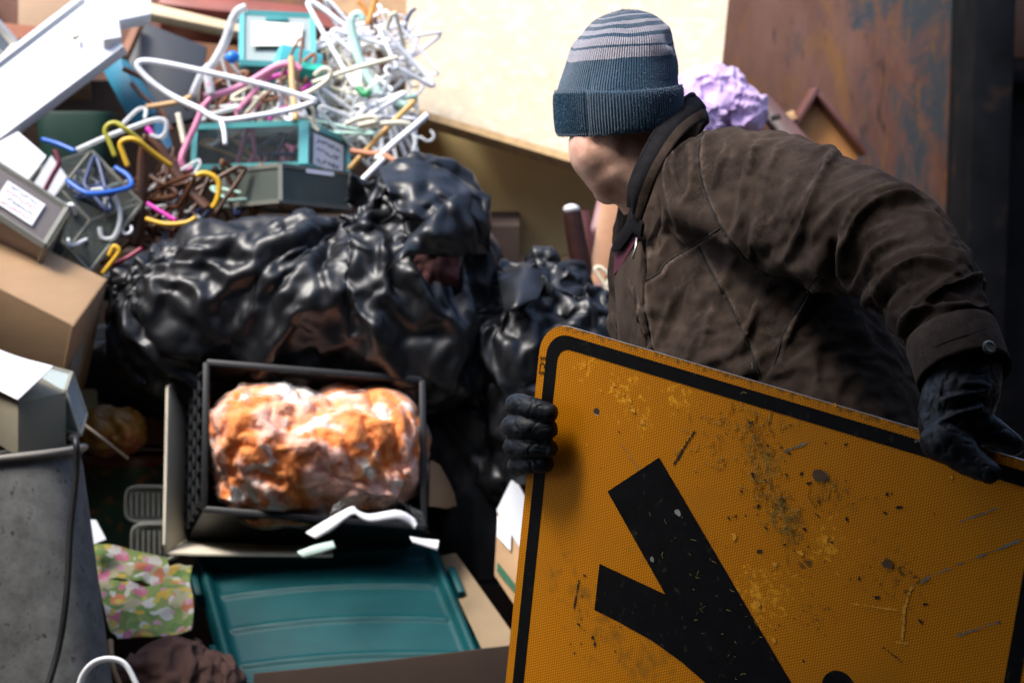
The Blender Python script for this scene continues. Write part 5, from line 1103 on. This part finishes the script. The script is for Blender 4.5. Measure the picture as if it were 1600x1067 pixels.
n = normals(v, f); v = v + n * (.0012 * vnoise(v * 110) + .0010 * vnoise(v * 180))[:, None]
part('bedding', (v, f), BED, T, smooth=True)
part('film_bag', (v + n * (.003 + .0022 * np.clip(1 - 3 * np.abs(vnoise(v * 17 + 3)), 0, 1) + .0018 * np.clip(1 - 3 * np.abs(vnoise(v * 38 + 8)), 0, 1))[:, None], f), FILM, T, smooth=True)
part('film_mouth', ribbon([(520, 790, 4.02), (560, 770, 4.02), (610, 775, 4.02), (660, 800, 4.03)], [(505, 850, 3.97), (560, 845, 3.96), (620, 850, 3.97), (680, 858, 4.0)], 12, .008, 18), FILM, T, smooth=True)
part('header_strip', ribbon([(478, 832, 3.97), (505, 815, 3.96), (548, 792, 3.96), (556, 797, 3.96)], [(494, 842, 3.955), (520, 828, 3.95), (548, 806, 3.95), (562, 806, 3.95)], 4, .004), PAPER, T, smooth=True, solid=.001)
part('header_strip', ribbon([(552, 793, 3.95), (575, 803, 3.95), (620, 797, 3.96), (645, 808, 3.97), (652, 818, 3.97)], [(560, 808, 3.945), (580, 816, 3.945), (620, 812, 3.955), (640, 820, 3.965), (648, 826, 3.965)], 4, .004), PAPER, T, smooth=True, solid=.001)
part('header_strip', ribbon([(464, 862, 3.93), (490, 852, 3.93), (520, 845, 3.94)], [(475, 872, 3.925), (500, 866, 3.925), (525, 856, 3.93)], 4, .003), pm('seafoam_strip', (.45, .60, .52), .5), T, smooth=True, solid=.001)
part('header_strip', ribbon([(640, 838, 3.97), (665, 842, 3.98), (686, 844, 3.98)], [(645, 848, 3.965), (668, 855, 3.97), (684, 860, 3.97)], 4, .003), PAPER, T, smooth=True, solid=.001)
v, f = bag([ell(P(600, 628, 4.20), (.055, .08, .03)), ell(P(625, 650, 4.19), (.045, .08, .05)), ell(P(530, 624, 4.20), (.05, .06, .03))], [], .5, .006, 2.2)
single('folded_towel', (v, f), BED, 'smaller orange and white towel tucked in the upper right of the crate', 'towel', smooth=True)
# cream box behind the crate
T = thing('cream_box', 'cream cardboard box wedged behind and under the black crate', 'box', P(300, 860, 4.3))
part('side_panel', bevel_vf(panel([(263, 604), (286, 582), (300, 590), (298, 838), (262, 862), (258, 850)], [(263, 604, 4.22), (300, 590, 4.36), (262, 862, 4.12)], .006), .001), CREAM, T, smooth='auto')
part('base_panel', bevel_vf(panel([(262, 862), (298, 836), (420, 842), (520, 852), (520, 866), (300, 864)], [(262, 862, 4.12), (298, 836, 4.3), (520, 866, 4.12)], .006), .001), CREAM, T, smooth='auto')
single('cardboard_scrap', bevel_vf(panel([(674, 718), (688, 726), (702, 752), (718, 788), (700, 794), (672, 790)], [(674, 718, 4.2), (702, 752, 4.25), (672, 790, 4.15)], .006), .001), CARD, 'small tan cardboard flap right of the black crate', 'cardboard', smooth='auto')

# ---- teal lid in the open carton
Lo = P(300, 872, 4.20); Lx = P(684, 852, 4.20) - Lo; Ly = P(356, 1085, 3.88) - Lo; Ln = Lx.cross(Ly).normalized(); Ln = Ln if Ln.dot(CAM - Lo) > 0 else -Ln
def lidpt(u, v):
    # rounded corners
    x = abs(u - .5) * 2; y = abs(v - .5) * 2; r = .16
    ux, vy = u, v
    if x > 1 - r and y > 1 - r:
        dx = (x - 1 + r) / r; dy = (y - 1 + r) / r; m_ = max(dx, dy); l_ = math.hypot(dx, dy)
        k = m_ / l_ if l_ > 0 else 1; ux = .5 + math.copysign((1 - r + dx * k * r) / 2, u - .5); vy = .5 + math.copysign((1 - r + dy * k * r) / 2, v - .5)
    edge = min(ux, 1 - ux, (vy) * .8, (1 - vy) * .8)
    h = .016 * math.exp(-((edge - .035) / .016) ** 2) - (.022 if edge < .012 else 0) - .006 * max(0, min(1, (edge - .05) / .03)) + .012 * (1 - (2 * u - 1) ** 2) * (1 - (2 * v - 1) ** 2)
    for k, c0_ in enumerate((.30, .55, .80)):
        cv_ = c0_ + .03 * (2 * u - 1) ** 2 - .01
        if .08 < u < .92: h += .007 * math.exp(-((v - cv_) / .013) ** 2)
    return Lo + Lx * ux + Ly * vy + Ln * h
T = thing('teal_cover', 'teal green plastic tub lid with raised ribs lying in the open carton', 'lid', Lo + Lx * .5 + Ly * .5)
part('lid', grid(lidpt, 110, 90), TEALP, T, smooth=True, solid=.003)
for u, v_ in ((0.0, .12), (0.0, .68), (1.0, .20), (1.0, .68)):
    s = -1 if u == 0 else 1; a = Lo + Lx * (u + s * .012) + Ly * v_
    part('clip', bevel_vf(boxe(a - Lx * .016 - Ln * .03, Lx * .032, Ly * .20, Ln * .045), .005, 2), TEALP, T, smooth='auto')
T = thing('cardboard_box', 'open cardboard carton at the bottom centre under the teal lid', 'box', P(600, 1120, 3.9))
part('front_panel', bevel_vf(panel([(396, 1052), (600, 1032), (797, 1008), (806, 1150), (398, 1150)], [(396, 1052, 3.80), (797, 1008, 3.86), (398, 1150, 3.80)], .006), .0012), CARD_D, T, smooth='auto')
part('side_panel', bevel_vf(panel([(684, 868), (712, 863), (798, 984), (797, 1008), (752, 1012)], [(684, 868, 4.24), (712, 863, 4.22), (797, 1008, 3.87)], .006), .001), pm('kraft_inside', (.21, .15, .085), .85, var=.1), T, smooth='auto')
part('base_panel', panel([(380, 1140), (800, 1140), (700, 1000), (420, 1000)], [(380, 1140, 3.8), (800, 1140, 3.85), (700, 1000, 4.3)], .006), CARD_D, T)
# small carton with a white lid between the bags and the sign
T = thing('archive_box', 'small tan carton with a white lid, half hidden by the sign', 'box', P(800, 960, 4.0))
part('front_panel', bevel_vf(panel([(778, 792), (815, 848), (835, 870), (830, 985), (772, 898)], [(778, 792, 4.05), (835, 870, 3.95), (772, 898, 4.02)], .006), .001), CARD, T, smooth='auto')
part('lid', bevel_vf(panel([(803, 742), (779, 792), (815, 850), (836, 875), (850, 830)], [(803, 742, 4.2), (779, 792, 4.045), (836, 875, 3.94)], .01), .001), WHITE, T, smooth='auto')
label_on(T, quadp([(779, 805), (800, 828), (799, 860), (778, 838)], [(778, 792, 4.045), (835, 870, 3.945), (772, 898, 4.015)]), lift=.002)
label_on(T, quadp([(779, 878), (812, 920), (812, 934), (778, 892)], [(778, 792, 4.045), (835, 870, 3.945), (772, 898, 4.015)]), pm('green_print', (.02, .10, .05), .8), name='green_band')

# ---- lower left: bin, boxes, tins, cloths
BIN = pm('speckled_grey_bin', (.14, .14, .135), .85, spec=.2, var=.35, scale=30, col2=(.04, .04, .037), mixlo=.60, mixhi=.72, mscale=60, bump=.15, bscale=80)
T = thing('waste_bin', 'grey speckled plastic bin in the bottom left corner with a black cord', 'bin', P(0, 1200, 3.6))
tilt = RGT * .17 + UPV * .018; bk = FWD * .11 - UPV * .0
c0 = P(-18, 712, 3.70); c1 = P(0, 1120, 3.66); tl2 = RGT * .205 + UPV * .02
secs = [(c0 + UPV * .001, tilt * .94, bk * .94), (c0 + UPV * .004, tilt * 1.0, bk * 1.0), (c0 - UPV * .016, tilt * 1.0, bk), (c0 - UPV * .018, tilt * .97, bk * .97)] + [(c0 + (c1 - c0) * t, tilt * .97 * (1 - t) + tl2 * t, bk * .97 * (1 + .2 * t)) for t in (.08, .3, .6, 1)]
part('bin_body', loft(secs, 64, 3.2), BIN, T, smooth='auto')
part('rim', tube(loft([(c0 - UPV * .004, tilt * 1.015, bk * 1.015), (c0, tilt, bk)], 64, 3.2)[0][:64], .007, 8, closed=True), pm('pale_bin_rim', (.22, .20, .175), .5, var=.1), T, smooth=True)
single('black_cord', tube(smooth_pts([P(112, 684, 3.62), P(119, 690, 3.56), P(119, 740, 3.56), P(110, 830, 3.55), (P(104, 930, 3.53)), P(92, 1010, 3.52), P(74, 1075, 3.5)], 8), .0062, 8), pm('black_rubber', (.008, .008, .008), .5), 'black cord hanging down over the grey bin', 'cord', smooth=True)
O = P(28, 628, 3.60); e1 = P(104, 612, 3.70) - O; e2 = P(-62, 572, 3.72) - O; e3 = P(28, 715, 3.60) - O
single('cream_carton', bevel_vf(boxe(O, e1, e2, e3), .003), pm('grey_cream_card', (.20, .18, .125), .85, var=.1, scale=5), 'cream carton standing in the grey bin under a white sheet', 'box', smooth='auto')
def paperpt(u, v):
    p = P(-60, 520, 3.80) * (1 - u) * (1 - v) + P(84, 586, 3.66) * u * (1 - v) + P(-80, 575, 3.70) * (1 - u) * v + P(28, 629, 3.58) * u * v
    return p + UPV * (.012 * math.sin(u * 3.0) * (1 - v) + .004 + .01 * u * (1 - v) - .02 * math.sin(u * math.pi) * (1 - v))
single('paper_sheet', grid(paperpt, 24, 16), PAPER, 'bright white curved sheet of paper on the cream carton', 'paper', smooth=True, solid=.0015)
O = P(50, 566, 3.92); e1 = P(112, 583, 3.86) - O; e3 = P(135, 648, 3.84) - P(112, 583, 3.86); e2 = P(102, 612, 3.72) - P(112, 583, 3.86); e2 = e2 * 1.0
drawer('plastic_tray', 'shallow clear plastic tray behind the cream carton on the bin', (O, e1, e3, e2), EDGEC, CLEAR, .006)['category'] = 'tray'
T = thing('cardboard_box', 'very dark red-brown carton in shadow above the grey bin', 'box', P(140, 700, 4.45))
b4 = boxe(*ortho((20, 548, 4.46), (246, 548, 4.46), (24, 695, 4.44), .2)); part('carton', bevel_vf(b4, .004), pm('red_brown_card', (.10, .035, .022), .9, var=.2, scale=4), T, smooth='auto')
label_on(T, quadp([(122, 607), (153, 608), (152, 642), (122, 640)], [(20, 548, 4.455), (246, 548, 4.455), (24, 695, 4.435)]), pm('khaki_label', (.34, .30, .17), .8), lift=.002)
v, f = bag([ell(P(165, 672, 4.34), (.062, .06, .036)), ell(P(195, 672, 4.33), (.035, .05, .035))], [((215, 685, 4.3), 6, .008, .1)], .5, .005, 6.1)
single('yellow_bag', (v, f), pm('yellow_crinkled_bag', (.20, .09, .008), .45, var=.5, scale=15, col2=(.25, .06, .03), mixlo=.55, mixhi=.62, mscale=14), 'crumpled mustard-yellow bag lying on the patterned tin', 'bag', smooth=True)
single('thin_stick', tube([P(122, 656, 4.1), P(200, 716, 4.2)], .0032, 6), pm('straw_stick', (.42, .34, .26), .6), 'thin straw-coloured stick slanting over the patterned tin', 'stick', smooth=True)
T = thing('round_tin', 'dark round tin with red rim and green pattern behind the clear tubs', 'tin', P(195, 900, 4.5))
part('drum', loft([(P(195, 725, 4.5), RGT * .125, FWD * .125), (P(195, 870, 4.5), RGT * .122, FWD * .122)], 48), pm('dark_green_pattern', (.012, .035, .016), .4, var=.5, scale=12, col2=(.12, .05, .012), mixlo=.54, mixhi=.6, mscale=22), T, smooth='auto')
part('rim', loft([(P(195, 708, 4.5), RGT * .126, FWD * .126), (P(195, 712, 4.5), RGT * .130, FWD * .130), (P(195, 724, 4.5), RGT * .130, FWD * .130)], 48), pm('dark_red_rim', (.10, .02, .015), .4), T, smooth='auto')
TUBC = clear('clear_tub_plastic', (.8, .84, .82), .03, .06)
for k, (cx_, cy_, dd, lab) in enumerate([(232, 787, 4.28, 'clear ribbed food tub, upper one beside the cream box'), (242, 846, 4.22, 'clear ribbed food tub, lower one on the flowered cloth')]):
    T = thing('food_tub', lab, 'tub', P(cx_, cy_ + 40, dd)); c = P(cx_, cy_, dd); a1 = RGT * .050; a2 = UPV * .040; dn = FWD
    part('tub', loft([(c, a1, a2), (c + dn * .07 - UPV * .012, a1 * .86, a2 * .86)], 40, 4, cap=False), TUBC, T, smooth='auto', solid=.001)
    part('lid', loft([(c - dn * .004, a1 * 1.05, a2 * 1.05), (c - dn * .008, a1 * 1.03, a2 * 1.03), (c - dn * .008, a1 * .85, a2 * .85), (c - dn * .003, a1 * .82, a2 * .82)], 40, 4), TUBC, T, smooth='auto')
    for j in range(7): part('lid_rib', bar(c - dn * .009 + a1 * (-.7 + j * .235) - a2 * .62, c - dn * .009 + a1 * (-.7 + j * .235) + a2 * .62, .0035), EDGEC, T)
    part('lid_ring', tube([c - dn * .009 + a1 * .95 * math.copysign(abs(math.cos(t)) ** .5, math.cos(t)) + a2 * .95 * math.copysign(abs(math.sin(t)) ** .5, math.sin(t)) for t in [2 * math.pi * q / 40 for q in range(40)]], .003, 6, closed=True), EDGEC, T, smooth=True)
def floral():  # print colours lowered to stand in for shade on the cloth
    m = bpy.data.materials.new('shaded_flower_print'); m.use_nodes = True; t = m.node_tree; N = t.nodes; L = t.links; b = N['Principled BSDF']; tc = N.new('ShaderNodeTexCoord'); col = None
    nz = N.new('ShaderNodeTexNoise'); nz.inputs['Scale'].default_value = 30; L.new(tc.outputs['Object'], nz.inputs['Vector'])
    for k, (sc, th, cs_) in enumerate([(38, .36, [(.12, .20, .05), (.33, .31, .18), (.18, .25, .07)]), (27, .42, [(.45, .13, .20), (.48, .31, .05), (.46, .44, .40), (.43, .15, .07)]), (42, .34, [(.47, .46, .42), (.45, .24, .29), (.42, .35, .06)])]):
        mx0 = N.new('ShaderNodeMixRGB'); mx0.inputs[0].default_value = .03; mp = N.new('ShaderNodeMapping'); mp.inputs['Location'].default_value = (k * 3.1, k * 1.7, 0); L.new(tc.outputs['Object'], mp.inputs[0]); L.new(mp.outputs[0], mx0.inputs[1]); L.new(nz.outputs['Color'], mx0.inputs[2])
        vo = N.new('ShaderNodeTexVoronoi'); vo.inputs['Scale'].default_value = sc; L.new(mx0.outputs[0], vo.inputs['Vector'])
        sp_ = N.new('ShaderNodeSeparateXYZ'); L.new(vo.outputs['Color'], sp_.inputs[0]); rp = N.new('ShaderNodeValToRGB'); rp.color_ramp.interpolation = 'CONSTANT'; cr = rp.color_ramp
        cr.elements[0].color = (*cs_[0], 1); cr.elements.remove(cr.elements[1])
        for j, c_ in enumerate(cs_[1:]): e = cr.elements.new((j + 1) / len(cs_)); e.color = (*c_, 1)
        L.new(sp_.outputs[0], rp.inputs[0])
        if col is None: col = rp.outputs[0]
        else:
            lt = N.new('ShaderNodeMath'); lt.operation = 'LESS_THAN'; L.new(vo.outputs['Distance'], lt.inputs[0]); lt.inputs[1].default_value = th
            x = N.new('ShaderNodeMixRGB'); L.new(lt.outputs[0], x.inputs[0]); L.new(col, x.inputs[1]); L.new(rp.outputs[0], x.inputs[2]); col = x.outputs[0]
    L.new(col, b.inputs['Base Color']); b.inputs['Roughness'].default_value = .85
    return m
def sheet(c4, amp, k, n=60, seed=0, fold=.012):
    A, B, C, Dd = [P(*q) for q in c4]; nn_ = (B - A).cross(Dd - A).normalized(); nn_ = nn_ if nn_.dot(CAM - A) > 0 else -nn_
    def fn(u, v):
        e = .04 * math.sin(7 * v + seed) ; uu = u + e * (u - .5); p = A * (1 - uu) * (1 - v) + B * uu * (1 - v) + C * uu * v + Dd * (1 - uu) * v
        q = np.array([[p.x * k + seed, p.y * k, p.z * k]]); return p + nn_ * (amp * fbm(q, 2)[0] + fold * (1 - 2 * abs(vnoise(q * 1.7 + 4)[0])))
    return grid(fn, n, n)
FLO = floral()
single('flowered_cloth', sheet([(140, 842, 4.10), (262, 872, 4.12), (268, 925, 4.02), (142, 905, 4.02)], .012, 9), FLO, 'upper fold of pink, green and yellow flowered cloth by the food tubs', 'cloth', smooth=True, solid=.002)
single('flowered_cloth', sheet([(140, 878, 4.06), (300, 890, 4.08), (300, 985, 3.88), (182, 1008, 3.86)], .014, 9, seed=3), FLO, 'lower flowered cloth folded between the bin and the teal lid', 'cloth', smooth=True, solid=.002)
single('white_note', panel([(128, 810), (150, 812), (166, 842), (130, 856)], [(128, 810, 4.05), (166, 842, 4.02), (130, 856, 4.0)], .001), PAPER, 'small white note between the bin and the flowered cloth', 'paper')
single('brown_cloth', subdiv(_s[4], BC[1]), pm('brown_fleece', (.07, .033, .024), .95, var=.2, scale=12), 'crumpled brown cloth at the bottom below the flowered cloth', 'cloth', smooth=True)
single('carry_loop', tube(smooth_pts([P(122, 1090, 3.5), P(128, 1058, 3.5), P(146, 1036, 3.5), P(172, 1029, 3.5), P(196, 1038, 3.5), P(214, 1070, 3.5)], 8), .0072, 8, flat=.6), pm('white_handle_plastic', (.85, .86, .88), .35), 'white plastic loop handle at the bottom left', 'handle', smooth=True)
single('wicker_fibre', tube(smooth_pts([P(172, 1000, 3.84), P(176, 1040, 3.8), P(190, 1075, 3.78)], 6), .006, 6), pm('jute', (.34, .22, .11), .9), 'short strand of jute beside the brown cloth', 'rope', smooth=True)

# ---- right of centre: furniture bits, cloths
T = thing('turned_post', 'dark turned wooden leg with a white glide cap, upright beside the collar', 'furniture leg', P(915, 440, 4.6))
part('leg', tube([P(894, 332, 4.62), P(903, 385, 4.62), P(916, 450, 4.62)], [.022, .024, .026], 16), WOODD, T, smooth='auto')
part('glide', ell(P(893, 327, 4.62), (.019, .019, .012)), pm('glide_plastic', (.72, .72, .72), .4), T, smooth=True)
single('mauve_post', tube([P(908, 330, 4.72), P(918, 400, 4.72), P(925, 440, 4.72)], .018, 12), pm('mauve_wood', (.20, .07, .075), .45, var=.2), 'mauve-brown wooden leg just right of the capped leg', 'furniture leg', smooth='auto')
single('mauve_post', bevel_vf(bar(P(946, 310, 4.80), P(925, 400, 4.74), .03), .003), pm('mauve_wood', (.20, .07, .075), .45), 'mauve wooden batten behind the pale plank under the chin', 'batten', smooth='auto')
single('pine_board', bevel_vf(bar(P(954, 315, 4.70), P(930, 450, 4.6), .042, .02, FWD), .003), pm('salmon_pine', (.40, .20, .095), .5, var=.15, scale=10), 'pale pine slat leaning under the chin of the man', 'slat', smooth='auto')
T = thing('round_stool', 'small round seat with cream piping behind the right black bag', 'seat', P(930, 470, 4.55))
part('cushion', ell(P(928, 462, 4.55), (.055, .06, .03)), pm('mauve_vinyl', (.22, .12, .11), .5), T, smooth=True)
part('piping', tube([P(930, 450, 4.55) + RGT * .052 * math.cos(t) + FWD * .05 * math.sin(t) - UPV * .012 * (1 - math.sin(t)) for t in [2 * math.pi * k / 32 for k in range(32)]], .004, 6, closed=True), hcr, T, smooth=True)
rods('looped_string', 'looped white cord hanging beside the open jacket front', [[(955, 470, 4.5), (948, 450, 4.5), (935, 430, 4.5), (930, 420, 4.5), (938, 418, 4.5), (950, 428, 4.5), (958, 440, 4.5)], [(944, 475, 4.5), (946, 455, 4.5), (952, 436, 4.5), (960, 450, 4.5), (962, 478, 4.5)]], .0055, hcr, cat='cord')
def cloth_blob(pieces, k, a, seed, voxel=.006):
    v, f = remesh(pieces, voxel, 6); n = normals(v, f); wv = v + .05 * np.c_[vnoise(v * 6 + seed), vnoise(v * 6 + 11 + seed), vnoise(v * 6 + 23 + seed)]
    s_ = np.sin(k * (wv @ np.array([.7, .3, .65])) + 3 * vnoise(v * 8 + seed))
    return v + n * (-a * (1.6 * np.abs(s_) - .8) + a * fbm(v * 9 + seed, 2) + a * .8 * (1 - 2 * np.abs(vnoise(wv * 30))))[:, None], f
single('purple_blanket', subdiv(_s[3], LB[1]), pm('lilac_fleece', (.56, .40, .66), .9, var=.12, scale=30, sheen=.3), 'crumpled lilac fleece blanket behind the collar', 'blanket', smooth=True)
single('pink_blanket', cloth_blob([ell(P(985, 345, 4.8), (.045, .05, .055)), ell(P(978, 395, 4.78), (.05, .05, .05))], 70, .008, 5.0), pm('pale_pink_fleece', (.66, .42, .55), .9, var=.15, scale=20, sheen=.3), 'pale pink cloth showing between the chin and the collar tip', 'blanket', smooth=True)
single('cream_block', bevel_vf(boxe(*ortho((1150, 172, 4.9), (1180, 160, 4.9), (1152, 205, 4.9), .1)), .003), CREAM, 'small cream box beside the lilac blanket', 'box', smooth='auto')
T = thing('wooden_plank', 'dark brown furniture board slanting behind the shoulder', 'board', P(1220, 220, 5.0))
part('board', bevel_vf(panel([(1174, 158), (1204, 150), (1275, 228), (1240, 240)], [(1174, 158, 5.05), (1204, 150, 5.05), (1240, 240, 4.95)], .025), .003), pm('mahogany', (.085, .035, .028), .35, var=.25, scale=8, stretch=(5, 1, 1)), T, smooth='auto')
part('slot', panel([(1204, 182), (1218, 178), (1220, 183), (1206, 187)], [(1174, 158, 5.045), (1204, 150, 5.045), (1240, 240, 4.945)], .002), DK, T)
T = thing('wooden_box', 'brown wooden drawer standing on its corner behind the sleeve', 'drawer', P(1290, 260, 5.1))
a = P(1270, 145, 5.15); b2 = P(1345, 238, 5.15); c2 = P(1215, 235, 5.15); dd = FWD * .10 - UPV * .0 + RGT * .02
DW = pm('drawer_inside', (.46, .20, .055), .55, var=.2, scale=9); DE = pm('drawer_edge', (.12, .045, .035), .4, var=.2)
f4 = -FWD * .045 + RGT * .012
part('bottom', slab([a, b2, a + (b2 - a) + (c2 - a), c2], .008), DW, T)
part('side', bevel_vf(boxe(a, b2 - a, f4, (c2 - a).normalized() * .014), .002), DE, T, smooth='auto'); part('side', bevel_vf(boxe(a, c2 - a, f4, (b2 - a).normalized() * -.014), .002), DE, T, smooth='auto')
part('side', bevel_vf(boxe(c2, b2 - a, f4, (c2 - a).normalized() * .014), .002), DE, T, smooth='auto')
single('wood_offcut', bevel_vf(boxe(*ortho((1226, 178, 5.1), (1240, 172, 5.1), (1232, 192, 5.1), .05)), .002), WOODL, 'small bright wood offcut between board and drawer', 'offcut', smooth='auto')
